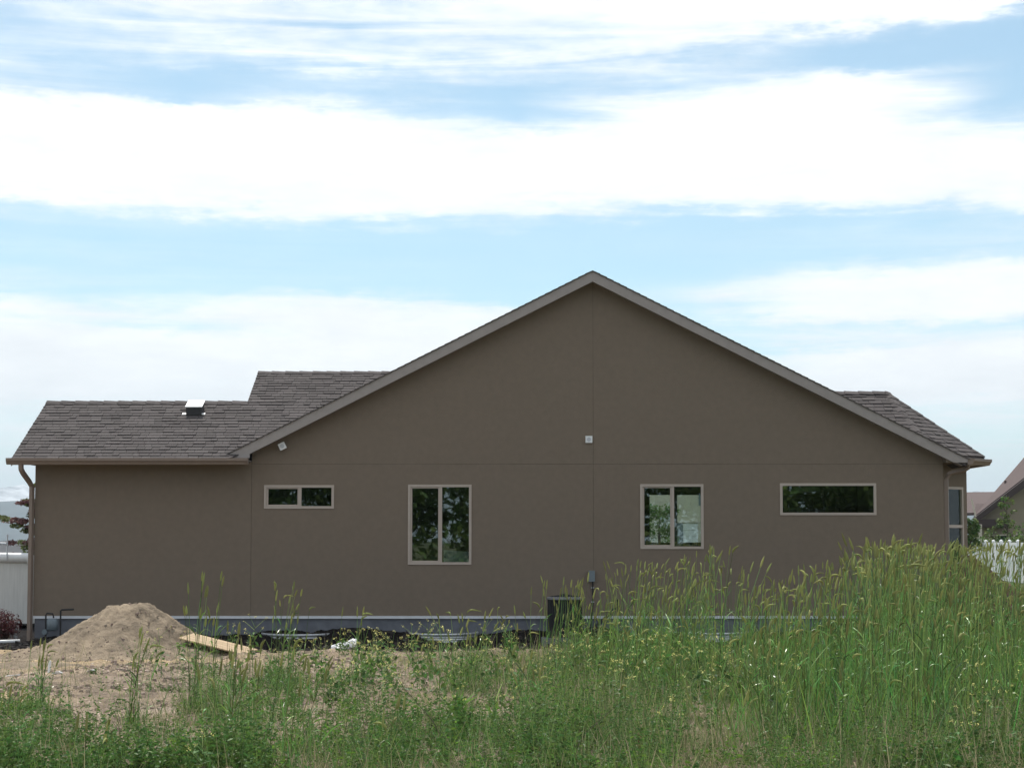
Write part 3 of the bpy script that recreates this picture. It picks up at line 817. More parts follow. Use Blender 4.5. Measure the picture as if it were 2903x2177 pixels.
# sand pile -----------------------------------------------------------
def pile():
    cx, cy = -6.3, -5.2
    n = 130; xs = np.linspace(-2.6, 2.6, n); ys = np.linspace(-2.3, 1.9, n)
    X, Y = np.meshgrid(xs, ys)
    ang = np.arctan2(Y, X); r = np.sqrt((X / 1.0) ** 2 + (Y / .95) ** 2)
    wob = 1 + .07 * np.sin(ang * 3 + 1) + .05 * np.sin(ang * 5 + 2) + .025 * np.sin(ang * 11)
    r = r / wob
    rl = np.where(X < 0, r * (1 - .04 * np.clip(-X / 2, 0, 1)), r * 1.02)
    h = np.interp(rl, [0, .28, .36, .5, .8, 1.1, 1.4, 1.8, 2.3, 3.5], [.79, .785, .76, .65, .46, .27, .13, .04, -.04, -.3])
    gull = np.sin(ang * 17 + 2 * np.sin(r * 3)) * .03 * np.clip(r, 0, 1) * np.clip(2 - r, 0, 1)
    cr = rng.normal(0, .009, X.shape)
    h = h + gull + waves(X * 1.7, Y * 1.7, 2, 14, 12, 2) * .030 + cr
    Z = ground_z(X + cx, Y + cy)
    Z = np.where(Z < -.02, -.02 + (Z + .02) * .4, Z) + h
    idx = np.arange(n * n).reshape(n, n)
    q = np.stack([idx[:-1, :-1], idx[:-1, 1:], idx[1:, 1:], idx[1:, :-1]], -1).reshape(-1, 4)
    o = build(Soup().add(np.stack([X, Y, Z], -1), q), 'sand_pile', M['sand'], smooth=True, loc=(cx, cy, 0))
    tag(o, 'large flat-topped heap of tan sandy soil in front of the left wing', 'soil heap')
    return cx, cy, X, Y, Z
pcx, pcy, PXg, PYg, PZg = pile()
def pile_z(x, y):
    i = np.clip(((np.asarray(x) - pcx) + 2.6) / 5.2 * 129, 0, 129).astype(int); j = np.clip(((np.asarray(y) - pcy) + 2.3) / 4.2 * 129, 0, 129).astype(int)
    ins = (np.abs(np.asarray(x) - pcx) < 2.6) & (np.asarray(y) - pcy > -2.3) & (np.asarray(y) - pcy < 1.9)
    return np.where(ins, PZg[j, i], -9)
def surf_z(x, y): return np.maximum(ground_z(x, y), pile_z(x, y))

# low spoil mounds left
def mound(cx, cy, rx, ry, h, label, seed):
    n = 46; t = np.linspace(-1, 1, n); X, Y = np.meshgrid(t, t); r = np.sqrt(X ** 2 + Y ** 2)
    H = h * np.clip(1 - r, -0.3, 1) ** 1 + waves(X * rx * 2 + seed, Y * ry * 2, 2, 14, 12, 2) * .035 * np.clip(1.1 - r, 0, 1) + rng.normal(0, .004, X.shape)
    H = np.where(r > 1, -.06 * r, H)
    Z = ground_z(X * rx + cx, Y * ry + cy) + H - .01
    idx = np.arange(n * n).reshape(n, n); q = np.stack([idx[:-1, :-1], idx[:-1, 1:], idx[1:, 1:], idx[1:, :-1]], -1).reshape(-1, 4)
    o = build(Soup().add(np.stack([X * rx, Y * ry, Z], -1), q), 'soil_mound', M['sand'], smooth=True, loc=(cx, cy, 0))
    tag(o, label, 'soil heap')
mound(-8.6, -6.6, 1.1, .8, .14, 'low sandy spoil mound at the left edge in front of the red shrub', 1)
mound(-7.2, -8.2, 1.0, .55, .12, 'low ochre sand ridge spilling forward from the large heap', 5)

# boards: a loose panel of pine planks leaning off the heap
pn = empty('plank_panel', (-4.78, -5.80, 0), 'panel of pale pine planks lying tilted at the right foot of the soil heap', 'boards')
a0 = Vector((-5.30 + 4.75, 0, .30)); b0 = Vector((-4.30 + 4.75, -.05, .055))
ex = (b0 - a0); bd = Vector((.16, .50, .05))
for k in range(4):
    p = a0 + bd * (k / 4); q = b0 + bd * (k / 4) + ex.normalized() * (.05 * (k % 2))
    wv = bd * (.235)
    s = Soup(); s.hull([tuple(p), tuple(q), tuple(q + wv), tuple(p + wv)], (0, 0, -.02)); build(s, 'plank', M['wood'], pn)
s = Soup()
for f in (.12, .5, .88):
    p = a0 + ex * f; s.hull([tuple(p + Vector((0, 0, -.022))), tuple(p + ex.normalized() * .09 + Vector((0, 0, -.022))), tuple(p + ex.normalized() * .09 + bd * .98 + Vector((0, 0, -.022))), tuple(p + bd * .98 + Vector((0, 0, -.022)))], (0, 0, -.045))
build(s, 'batten', M['bark'], pn)

# white crumpled plastic tube / bag
def crumple(loc, L_, r0, rotz, tilt, label, name='plastic_sleeve'):
    n, m = 14, 14; V = []
    rr = random.Random(4)
    for i in range(n):
        t = i / (n - 1)
        for k in range(m):
            a = 2 * pi * k / m; r = r0 * (.85 + .45 * t) * (1 + rr.uniform(-.22, .22)); 
            V.append((t * L_ + rr.uniform(-.01, .01), r * cos(a), r * sin(a) * .8 + t * L_ * tilt))
    Fc = [(i * m + k, i * m + (k + 1) % m, (i + 1) * m + (k + 1) % m, (i + 1) * m + k) for i in range(n - 1) for k in range(m)]
    Fc.append(tuple(range(m - 1, -1, -1)))
    o = build(Soup().add(V, Fc), name, M['white'], loc=loc); o.rotation_euler = (0, 0, rotz)
    return tag(o, label, 'plastic litter')
crumple((-3.03, -4.35, .03), .42, .085, radians(8), .22, 'crumpled white plastic sleeve lying open at one end on the dirt near the wall')

# ------------------------------------------------------------------ left background
# downspout extension and upright pipe by the corner
s = Soup(); s.tube([(-10.05, -.55, -.07), (-9.62, -.5, -.055), (-9.34, -.35, -.05)], .035, 8)
tag(build(s, 'drain_pipe', M['white'], smooth=True), 'white drain pipe lying on the soil at the foot of the left corner', 'pipe')
pl = empty('planter_post', (-9.62, .4, -.12), 'white post with a dark red flower head beside the left house corner', 'plant')
s = Soup(); s.tube([(0, 0, 0), (.0, 0, .2), (.04, 0, .34)], [.05, .045, .03], 8); build(s, 'post', M['white'], pl, True)

# camping trailer
tr = empty('camping_trailer', (-14.0, 6.0, float(ground_z(-14, 6))), 'white rounded-top trailer parked beyond the left corner of the house', 'trailer')
tz = 1.52 - float(ground_z(-14, 6))
s = Soup()
xr = 3.18; n = 8; prof = []
rad = .22
prof += [(-4.5, .1), (xr, .1)]
prof += [(xr - rad * .7 + rad * .7 * cos(a), tz - rad + rad * sin(a)) for a in np.linspace(0, pi / 2, n)] + [(-4.5, tz + .1)]
s.prism(prof, .12, 2.2)
build(s, 'body', M['white2'], tr)
s = Soup(); V = []
rim = [(xr + .015 - rad * .7 + rad * .7 * cos(a), tz - rad + rad * sin(a)) for a in np.linspace(0, pi / 2, n)] + [(-4.5, tz + .1)]
s.tube([(x, .13, z - .06) for x, z in rim[3:]], .12, 10); build(s, 'roof_edge', M['white'], tr, True)
s = Soup(); s.tube([(2.62, .0, tz - .1), (2.62, 0, tz + .47)], .018, 6); s.tube([(2.60, 0, tz + .26), (1.6, 0, tz + .30)], .03, 6); build(s, 'rack_pole', M['galv'], tr)
for wx in (-2.6, 1.2):
    s = Soup(); s.tube([(wx, .1, .2), (wx, .32, .2)], .30, 18); build(s, 'wheel', M['black'], tr)

# distant grey-roofed house, left
dh = empty('distant_house', (-26, 58, 0), 'low distant house with dark slate roof beyond the trailer', 'house')
s = Soup(); s.box(-7, 8.4, 0, 8, -.2, .8); build(s, 'wall', M['nbwall'], dh)
s = Soup(); s.hull([(-7.4, -.4, .78), (8.8, -.4, .78), (8.8, 4, 1.86), (-7.4, 4, 1.86)], (0, 0, -.1)); s.hull([(8.8, 8.4, .78), (-7.4, 8.4, .78), (-7.4, 4.01, 1.86), (8.8, 4.01, 1.86)], (0, 0, -.1)); build(s, 'roof', M['slate'], dh)

# foliage helper -------------------------------------------------------
def leaves(centers, radii, n_per, size, up=.35, shell=.5):
    """leaf quads spread through ellipsoid clumps, vectorised"""
    centers = np.asarray(centers, float); radii = np.asarray(radii, float)
    k = len(centers); N = k * n_per
    c = np.repeat(centers, n_per, 0); R = np.repeat(radii, n_per, 0)
    d = rng.normal(size=(N, 3)); d /= np.linalg.norm(d, axis=1)[:, None]
    rr = rng.uniform(shell ** 3, 1, N) ** (1 / 3)
    p = c + d * R * rr[:, None]
    nrm = rng.normal(size=(N, 3)); nrm[:, 2] = np.abs(nrm[:, 2]) + up; nrm /= np.linalg.norm(nrm, axis=1)[:, None]
    a = np.cross(nrm, rng.normal(size=(N, 3))); a /= np.linalg.norm(a, axis=1)[:, None]
    b = np.cross(nrm, a)
    sz = size * rng.uniform(.6, 1.4, N)[:, None]
    V = np.stack([p - a * sz, p + b * sz * .45 - a * sz * .1 + nrm * sz * .15, p + a * sz, p - b * sz * .45 - a * sz * .1 + nrm * sz * .15], 1)
    return V.reshape(-1, 3), np.arange(N * 4).reshape(-1, 4)
def tree(name, loc, trunk, limbs, clumps, radii, n_per, size, mats, label, cat, group=None):
    o = empty(name, loc, label, cat, group)
    s = Soup(); s.tube(trunk[0], trunk[1], 8)
    for pts, rs in limbs: s.tube(pts, rs, 5)
    build(s, 'trunk', M['bark'], o, True)
    s = Soup()
    for mi, m_ in enumerate(mats):
        sel = [i for i in range(len(clumps)) if i % len(mats) == mi]
        V, q = leaves([clumps[i] for i in sel], [radii[i] for i in sel], n_per, size); s.add(V, q, mi)
    build(s, 'crown', mats, o)
    return o
# plum tree half hidden behind the left corner
cl, rd, lm = [], [], []
for (x0, z0, x1, z1) in ((-11.35, 2.80, -10.4, 2.85), (-11.15, 2.58, -10.4, 2.62), (-11.75, 2.40, -10.5, 2.2), (-11.2, 2.18, -10.3, 2.12), (-11.45, 1.86, -10.5, 1.9), (-11.1, 1.7, -10.4, 1.72), (-11.0, 1.05, -10.2, 1.25), (-10.9, 3.3, -9.6, 3.3), (-10.2, 2.6, -9.3, 2.9)):
    k = 11
    for i in range(k):
        t = i / (k - 1); cl.append((x0 + (x1 - x0) * t + 10.0 + random.uniform(-.06, .06), random.uniform(-.3, .3), z0 + (z1 - z0) * t + random.uniform(-.09, .09))); rd.append((random.uniform(.10, .2), .2, random.uniform(.04, .09)))
    lm.append(([(.2, 0, 1.0), ((x1 + 10) * .5 + .1, 0, (z1 + 1) / 2 + .2), (x1 + 10.0, 0, z1 - .03), (x0 + 10.0, 0, z0 - .02)], [.06, .035, .02, .006]))
tree('plum_tree', (-10.0, 7.0, float(ground_z(-10, 7))), ([(.3, 0, -.1), (.25, 0, .8), (.3, 0, 1.8), (.1, 0, 3.2)], [.1, .08, .06, .03]), lm, cl, rd, 90, .05, [M['plum'], M['plum2']], 'purple and olive leaved plum tree reaching out past the left corner', 'tree')
# autumnal scrub between trailer and far house
cl = [(random.uniform(-1.6, 1.7), random.uniform(-.5, .5), random.uniform(.2, 1.5)) for _ in range(26)]
tree('scrub_tree', (-14.6, 15, float(ground_z(-14.6, 15))), ([(0, 0, 0), (0, 0, 1)], [.05, .03]), [], cl, [(.35, .3, .25)] * 26, 40, .06, [M['plum2'], M['plum']], 'low brown-green scrub tree behind the trailer', 'tree')
# barberry shrubs
def shrub(loc, n, rx, rz, mats, size, label, cat='shrub', name='red_shrub', per=110, group=None):
    cl = []; rd = []; lm = []
    for i in range(n):
        a = random.uniform(0, 2 * pi); r = random.uniform(.1, .8) * rx; h = random.uniform(.25, .85) * rz
        cl.append((r * cos(a), r * sin(a) * .8, h)); rd.append((rx * .34, rx * .34, rz * .24))
        lm.append(([(0, 0, 0), (r * cos(a) * .5, r * sin(a) * .4, h * .5), (r * cos(a), r * sin(a) * .8, h)], [.015, .01, .004]))
    return tree(name, loc, ([(0, 0, -.05), (0, 0, rz * .4)], [.03, .015]), lm, cl, rd, per, size, mats, label, cat, group)
shrub((-9.82, .3, -.12), 26, .45, .62, [M['redleaf']], .022, 'dark red barberry shrub at the left edge beside the white pipe')
shrub((-10.25, -.9, -.12), 14, .42, .60, [M['redleaf']], .022, 'dark red barberry shrub nearest the left edge of the picture')
V, q = leaves([(.05, 0, .38)], [(.07, .07, .07)], 60, .03); s = Soup().add(V, q); build(s, 'flower_head', M['redleaf'], pl)

# ------------------------------------------------------------------ right background
def P(u, v, Y):
    Yd = Y - CAMY; t = radians(PITCH); a = (u - 1106) / F; b = (913.5 - v) / F
    h = (b * Yd * cos(t) + Yd * sin(t)) / (cos(t) - b * sin(t)); d_ = Yd * cos(t) + h * sin(t)
    return (a * d_, Y, h + EYE)
nb = empty('neighbour_house', (26, 62, 0), 'neighbouring brown house with steep mauve shingle roof behind the white fence', 'house')
def loc_(p): return (p[0] - 26, p[1] - 62, p[2])
A = P(2103, 1116, 62); B = P(2290, 971, 62); Cc = P(2290, 897, 70); D = P(2150, 1060, 70)
s = Soup(); s.hull([loc_(A), loc_(B), loc_(Cc), loc_(D)], (0, 0, -.25)); build(s, 'roof', M['nbroof'], nb)
s = Soup(); s.hull([loc_(P(2080, 1063, 74)), loc_(P(2156, 1062, 74)), loc_(P(2132, 1106, 66)), loc_(P(2080, 1108, 66))][::-1], (0, 0, -.15)); build(s, 'roof', M['nbroof'], nb)
s = Soup(); s.hull([loc_(P(2108, 1088, 63.5)), loc_(P(2154, 1087, 63.5)), loc_(P(2112, 1114, 62.2)), loc_(P(2104, 1113, 62.2))][::-1], (0, 0, -.1)); build(s, 'roof', M['nbroof'], nb)
s = Soup()
a, b = loc_(P(2104, 1119, 61.8)), loc_(P(2290, 976, 61.8))
s.hull([a, b, (b[0], b[1], b[2] - .55), (a[0], a[1], a[2] - .30)], (0, .15, 0)); build(s, 'fascia', M['nbtrim'], nb)
s = Soup(); a, b = loc_(P(2112, 1122, 61.9)), loc_(P(2176, 1122, 61.9)); s.box(a[0], b[0], a[1] - .2, a[1] + .6, a[2] - .42, a[2] + .02); build(s, 'porch_beam', M['nbtrim'], nb)
s = Soup(); a, b = loc_(P(2098, 1078, 61.6)), loc_(P(2107, 1116, 61.6)); s.hull([a, (a[0] + .06, a[1], a[2]), (b[0] + .06, b[1], b[2]), b], (0, .1, 0)); build(s, 'rake_trim', M['creamtrim'], nb)
x0 = P(2118, 1150, 62.5)[0] - 26; wz = lambda u: P(u, 1119 - (u - 2104) * .769, 62.5)[2] - .3
s = Soup(); s.prism([(x0, 0), (P(2290, 1100, 62.5)[0] - 26, 0), (P(2290, 1100, 62.5)[0] - 26, wz(2290)), (x0, wz(2118))], .5, .8); build(s, 'wall', M['nbwall'], nb)
s = Soup(); s.box(-3.6, x0, 4, 4.3, 0, 2.9); build(s, 'wall', M['nbwall'], nb)
s = Soup(); a = loc_(P(2110, 1140, 61.5)); s.box(a[0], a[0] + .28, a[1], a[1] + .28, 0, 2.75); build(s, 'porch_post', M['creamtrim'], nb)
for u0, u1, v0, v1 in ((2136, 2149, 1154, 1196), (2152, 2182, 1154, 1196), (2189, 2210, 1153, 1196)):
    a = loc_(P(u0, v0, 62.4)); b = loc_(P(u1, v1, 62.4))
    s = Soup(); holed(s, a[0], b[0], b[2], a[2], [(a[0] + .07, b[0] - .07, b[2] + .07, a[2] - .07)], .38, .5); w_ = build(s, 'window', M['creamtrim'], nb)
    s = Soup(); s.box(a[0] + .07, b[0] - .07, .44, .47, b[2] + .07, a[2] - .07); build(s, 'pane', material('dark_pane', (.02, .025, .03), .15), w_)
# chimney pipe on roof
s = Soup(); a = P(2172, 1050, 64); s.tube([loc_((a[0], a[1], a[2] - .35)), loc_((a[0], a[1], a[2] + .3))], .06, 8); build(s, 'vent_pipe', M['nbtrim'], nb)

# vinyl fence
fn = empty('vinyl_fence', (22.4, 45.2, 0), 'white vinyl privacy fence with capped posts running back on the right', 'fence')
p1 = np.array([22.38, 45.2]); p7 = np.array([23.96, 59.4]); dv = (p7 - p1) / 6
posts = [p1 + dv * k for k in range(-4, 9)]
pt_me = Soup().box(-.065, .065, -.065, .065, 0, 1.83).mesh('post', M['vinyl'])
cap = Soup(); cap.add([(-.08, -.08, 0), (.08, -.08, 0), (.08, .08, 0), (-.08, .08, 0), (-.08, -.08, .03), (.08, -.08, .03), (.08, .08, .03), (-.08, .08, .03), (0, 0, .10)], [(3, 2, 1, 0), (0, 1, 5, 4), (1, 2, 6, 5), (2, 3, 7, 6), (3, 0, 4, 7), (4, 5, 8), (5, 6, 8), (6, 7, 8), (7, 4, 8)])
cap_me = cap.mesh('post_cap', M['vinyl'])
L_ = float(np.linalg.norm(dv)); ang = math.atan2(dv[1], dv[0])
pan = Soup()
nb_ = 15; w_ = (L_ - .14) / nb_
for k in range(nb_): pan.box(.07 + k * w_ + .004, .07 + (k + 1) * w_ - .004, -.012, .012, .1, 1.66)
pan_me = pan.mesh('panel', M['vinyl'])
rail_me = Soup().box(.066, L_ - .066, -.028, .028, 0, .14).mesh('rail', M['vinyl'])
for i, p in enumerate(posts):
    z = float(ground_z(p[0], p[1])); o = link('post', pt_me, fn, (p[0] - 22.4, p[1] - 45.2, z)); link('post_cap', cap_me, o, (0, 0, 1.832))
    if i < len(posts) - 1:
        o = link('panel', pan_me, fn, (p[0] - 22.4, p[1] - 45.2, z)); o.rotation_euler = (0, 0, ang)
        for zz in (.03, 1.65):
            r_ = link('rail', rail_me, fn, (p[0] - 22.4, p[1] - 45.2, z + zz)); r_.rotation_euler = (0, 0, ang)

# saplings behind the fence
def sapling(u, v0, v1, Y, w, label, n=22, per=26):
    a = P(u, v1, Y); b = P(u, v0, Y); z0 = 0; top = b[2]
    cl = []; rd = []; lm = []
    lo = max(.4, a[2])
    for i in range(n):
        h = random.uniform(lo, top); ww = w * (1 - .55 * (h - lo) / max(.1, top - lo)); x = random.uniform(-ww, ww); y = random.uniform(-ww, ww)
        cl.append((x, y, h)); rd.append((w * .28, w * .28, w * .24)); lm.append(([(0, 0, h - .4), (x, y, h)], [.012, .005]))
    tree('sapling', (a[0], Y, 0), ([(0, 0, 0), (.03, 0, top * .5), (0, 0, top)], [.04, .025, .008]), lm, cl, rd, per, .085, [M['sapl'], M['green']], label, 'tree', 'saplings behind the white fence')
sapling(2096, 1122, 1180, 56, .55, 'bushy light green sapling just beyond the right house corner', 46, 40)
sapling(2176, 1068, 1185, 60, .6, 'tall thin sapling in front of the neighbour house porch', 34, 20)
sapling(2146, 1140, 1185, 60, .6, 'open leafy sapling before the neighbour windows', 12, 14)
sapling(2208, 1128, 1180, 56, .8, 'leafy sapling at the right edge above the fence', 20, 24)
sapling(2125, 1165, 1190, 58, .9, 'low green shrub-like sapling above the fence panels', 16, 24)

# cream house and tree seen through the square window
ch = empty('cream_house', (38, 165, 1.0), 'cream two-storey house across the street seen through the square window', 'house')
cz = 1.0
s = Soup(); s.box(-24, 8, 0, 10, 0, 8.2); build(s, 'wall', M['cream'], ch)
s = Soup(); s.prism([(-24.6, 8.2), (8.6, 8.2), (-8, 12)], -.4, 10.4); build(s, 'roof', M['nbroof'], ch)
gdx = P(1476, 1131, 165)[0] - 38; gdx2 = P(1507, 1131, 165)[0] - 38; gz_ = P(1476, 1131, 165)[2] - 1.0
gd = Soup(); 
for k in range(4): gd.box(gdx, gdx2, -.08, -.002, .02 + k * gz_ / 4, (k + 1) * gz_ / 4 - .02)
build(gd, 'garage_door', M['white'], ch)
s = Soup(); s.box(gdx - .9, gdx - .04, -.10, -.002, 0, gz_ + .05); build(s, 'side_door', M['grey'], ch)
s = Soup(); s.box(gdx - 1.2, gdx2 + .5, -.22, -.002, gz_ + .12, gz_ + .3); s.box(gdx2 + .05, gdx2 + .35, -.16, -.002, 0, gz_ + .1); build(s, 'trim', M['creamtrim'], ch)
s = Soup(); a = P(1398, 1081, 165)[0] - 38; b = P(1450, 1088, 165)[0] - 38; s.box(a, b, -1.2, -.002, 4.2, 5.3); build(s, 'porch_roof', M['creamtrim'], ch)
s = Soup(); a = P(1509, 1072, 165); s.box(a[0] - 38, a[0] - 38 + 1, -.06, -.002, 4.8, 6.3); build(s, 'window', M['grey'], ch)
tp = P(1424, 1110, 140)
cl = [(random.uniform(-2.2, 1.6), random.uniform(-1, 1), random.uniform(.6, 4.1)) for _ in range(34)]
tree('street_tree', (tp[0], 140, 1.2), ([(0, 0, 0), (0, 0, 2), (.1, 0, 3.6)], [.14, .1, .04]), [], cl, [(.7, .7, .55)] * 34, 60, .16, [M['green'], M['sapl']], 'rounded green street tree seen through the left pane of the square window', 'tree')

# assumed trees behind the viewer, added to make dark reflections in the panes
cl = []; rd = []
for i in range(420):
    x = random.uniform(-75, 85); cl.append((x, -95 + random.uniform(-7, 7), random.uniform(.5, 10.5 + 2 * sin(x * .21)))); rd.append((3.0, 2.0, 1.9))
V, q = leaves(cl, rd, 260, .34); s = Soup().add(V, q)
tag(build(s, 'reflection_trees', M['sapl']), 'assumed belt of trees behind the viewer, added for the reflections in the windows', 'trees', kind='stuff')

# ------------------------------------------------------------------ plants
def proj(x, y, z):
    t = radians(PITCH); Yd = y - CAMY; h = z - EYE
    d_ = Yd * cos(t) + h * sin(t); u = -Yd * sin(t) + h * cos(t)
    return 1106 + F * x / d_, 913.5 - F * u / d_
def ribbons(base, dirs, L_, W, droop, K=4, tip=.1, side=None):
    N = len(base); t = np.linspace(0, 1, K + 1)
    P_ = base[:, None] + dirs[:, None] * (L_[:, None] * t)[..., None]
    P_[..., 2] -= (droop * L_)[:, None] * t ** 2
    if side is None:
        a = rng.uniform(0, 2 * pi, N); r = np.stack([np.cos(a), np.sin(a), np.zeros(N)], 1)
        side = np.cross(dirs, r); 
    side = side / (np.linalg.norm(side, axis=1)[:, None] + 1e-9)
    w = W[:, None] * np.where(t < .35, .5 + t / .7, 1 - (t - .35) / .65 * (1 - tip))[None]
    V = np.stack([P_ - side[:, None] * w[..., None] / 2, P_ + side[:, None] * w[..., None] / 2], 2)   # N,K+1,2,3
    idx = np.arange(N * (K + 1) * 2).reshape(N, K + 1, 2)
    q = np.stack([idx[:, :-1, 0], idx[:, :-1, 1], idx[:, 1:, 1], idx[:, 1:, 0]], -1).reshape(-1, 4)
    return V.reshape(-1, 3), q
def ring_sweep(C_, R_, sides):
    """C_: N,K,3 centreline; R_: N,K radius"""
    N, K, _ = C_.shape
    d_ = np.gradient(C_, axis=1); d_ /= np.linalg.norm(d_, axis=2)[..., None] + 1e-9
    ref = np.array([.97, .2, .1]); a = np.cross(d_, ref); a /= np.linalg.norm(a, axis=2)[..., None] + 1e-9; b = np.cross(d_, a)
    th = np.arange(sides) * 2 * pi / sides
    V = C_[:, :, None] + R_[:, :, None, None] * (a[:, :, None] * np.cos(th)[None, None, :, None] + b[:, :, None] * np.sin(th)[None, None, :, None])
    idx = np.arange(N * K * sides).reshape(N, K, sides); nx_ = np.roll(idx, -1, 2)
    q = np.stack([idx[:, :-1], nx_[:, :-1], nx_[:, 1:], idx[:, 1:]], -1).reshape(-1, 4)
    return V.reshape(-1, 3), q
def stalks(x, y, z, h, lean=.16, nod=.25):
    """cereal-rye-like stalks: stem, leaves, bristly head. Returns dict of (V,q)"""
    N = len(x); base = np.stack([x, y, z], 1)
    a = rng.uniform(0, 2 * pi, N); ln = np.abs(rng.normal(0, lean, N)); wind = .05
    lv = np.stack([np.cos(a) * ln + wind, np.sin(a) * ln, np.zeros(N)], 1)
    K = 6; t = np.linspace(0, 1, K)
    C_ = base[:, None] + h[:, None, None] * (t[None, :, None] * np.array([0, 0, 1.])) + h[:, None, None] * lv[:, None] * (t ** 2)[None, :, None]
    R_ = (.0038 * (1 - .4 * t))[None] * rng.uniform(.8, 1.2, N)[:, None]
    stem = ring_sweep(C_, R_, 3)
    end = C_[:, -1]; d_ = C_[:, -1] - C_[:, -2]; d_ /= np.linalg.norm(d_, axis=1)[:, None]
    nd = (rng.uniform(0, 1, N) < nod) * rng.uniform(.4, 1.6, N) + rng.uniform(0, .15, N)
    hl = rng.uniform(.09, .15, N); Kh = 7; th = np.linspace(0, 1, Kh)
    hdir = lv / (np.linalg.norm(lv, axis=1)[:, None] + 1e-6)
    HC = end[:, None] + d_[:, None] * (hl[:, None] * th)[..., None] + hdir[:, None] * (hl * nd * .6)[:, None, None] * (th ** 2)[None, :, None]
    HC[..., 2] -= (hl * nd * .55)[:, None] * th ** 2
    prof = np.array([.3, .9, 1, .95, .85, .6, .1])
    HR = rng.uniform(.0085, .0125, N)[:, None] * prof[None]
    head = ring_sweep(HC, HR, 5)
    # awns
    na = 9; ii = np.repeat(np.arange(N), na); kk = rng.integers(1, Kh - 1, len(ii)); b0 = HC[ii, kk]
    dd = HC[ii, -1] - HC[ii, 0]; dd /= np.linalg.norm(dd, axis=1)[:, None]; dd = dd + rng.normal(0, .22, dd.shape); 
    awn = ribbons(b0, dd, rng.uniform(.03, .055, len(ii)), np.full(len(ii), .0016), np.zeros(len(ii)), K=1, tip=.1)
    # leaves
    nl = 4; ii = np.repeat(np.arange(N), nl); tt = rng.uniform(.05, .72, len(ii))
    b0 = base[ii] + (h[ii] * tt)[:, None] * np.array([0, 0, 1.]) + h[ii, None] * lv[ii] * (tt ** 2)[:, None]
    a = rng.uniform(0, 2 * pi, len(ii)); up = rng.uniform(.7, 2.6, len(ii)); dd = np.stack([np.cos(a), np.sin(a), up], 1); dd /= np.linalg.norm(dd, axis=1)[:, None]
    leaf = ribbons(b0, dd, rng.uniform(.14, .32, len(ii)), rng.uniform(.007, .014, len(ii)), rng.uniform(.1, .9, len(ii)), K=5)
    return stem, leaf, head, awn

TAKEN = []
def clump(x, y, n, hmin, hmax, spread, label, nod=.15, lean=.1):
    z = float(surf_z(x, y))
    o = empty('tall_grass_clump', (x, y, z), label, 'grass clump', 'clumps of tall seeding grass')
    px_ = rng.normal(0, spread, n); py_ = rng.normal(0, spread, n)
    hh = rng.uniform(hmin, hmax, n) - .12
    zz = surf_z(px_ + x, py_ + y) - z - .02
    st, lf, hd, aw = stalks(px_, py_, zz, hh, lean, nod)
    tag(build(Soup().add(*st), 'stems', M['stem'], o, True), kind='stuff')
    # extra basal leaves
    nb2 = n * 9; bx = rng.normal(0, spread * 1.2, nb2); by = rng.normal(0, spread * 1.2, nb2); bz = surf_z(bx + x, by + y) - z - .01
    a = rng.uniform(0, 2 * pi, nb2); dd = np.stack([np.cos(a) * .35, np.sin(a) * .35, np.ones(nb2)], 1); dd /= np.linalg.norm(dd, axis=1)[:, None]
    l2 = ribbons(np.stack([bx, by, bz], 1), dd, rng.uniform(.2, .6, nb2) * hmax * .62, rng.uniform(.004, .008, nb2), rng.uniform(0, .35, nb2), K=4)
    tag(build(Soup().add(*lf).add(*l2), 'leaves', M['leaf'], o), kind='stuff')
    nv, na_ = 7 * 5, 9 * 4
    hv, av = hd[0].reshape(n, nv, 3), aw[0].reshape(n, na_, 3)
    hq = hd[1][:6 * 5]; aq = aw[1][:9]
    for i in range(n):
        build(Soup().add(hv[i], hq).add(av[i], aq), 'seed_head', M['head'], o, False)
def ux(u, Zd): return (u - 1106) / F * Zd
def CL(u, vb, n, ht, sp, label, **k):
    # distance from the height of the clump's foot below eye level
    Zd = 20.0
    for _ in range(12): Zd = F * (EYE - float(ground_z(ux(u, Zd), Zd + CAMY))) / max(20, vb - 1170)
    clump(ux(u, Zd), Zd + CAMY, n, ht * .62, ht, sp, label, **k)
CL(92, 1530, 12, .85, .05, 'short tall-grass clump at the far left in front of the soil heap')
CL(293, 1565, 9, .95, .05, 'thin tall-grass clump standing before the middle of the soil heap', lean=.07)
CL(440, 1540, 18, 1.46, .09, 'tallest grass clump on the left, beside the right foot of the soil heap', lean=.08)
CL(528, 1585, 16, .95, .13, 'loose grass clump in front of the plank panel', lean=.09)
CL(612, 1480, 20, 1.42, .10, 'dense tall-grass clump in front of the small horizontal window', lean=.09)
CL(665, 1600, 5, .80, .08, 'sparse pair of grass stalks low in front of the left grass clumps', lean=.12)
CL(752, 1470, 7, 1.15, .12, 'leaning grass clump between the small window and the tall window', lean=.16)
CL(1000, 1490, 24, 1.12, .14, 'bushy grass clump right of the tall sliding window', lean=.14)
CL(890, 1440, 5, .55, .08, 'tiny grass clump on the dark soil below the tall window', lean=.12)
CL(1100, 1440, 12, 1.0, .18, 'drooping grass clump left of the air conditioner', lean=.28, nod=.7)
CL(1212, 1465, 44, 1.42, .19, 'thick tall-grass clump standing in front of the air conditioner', lean=.12)

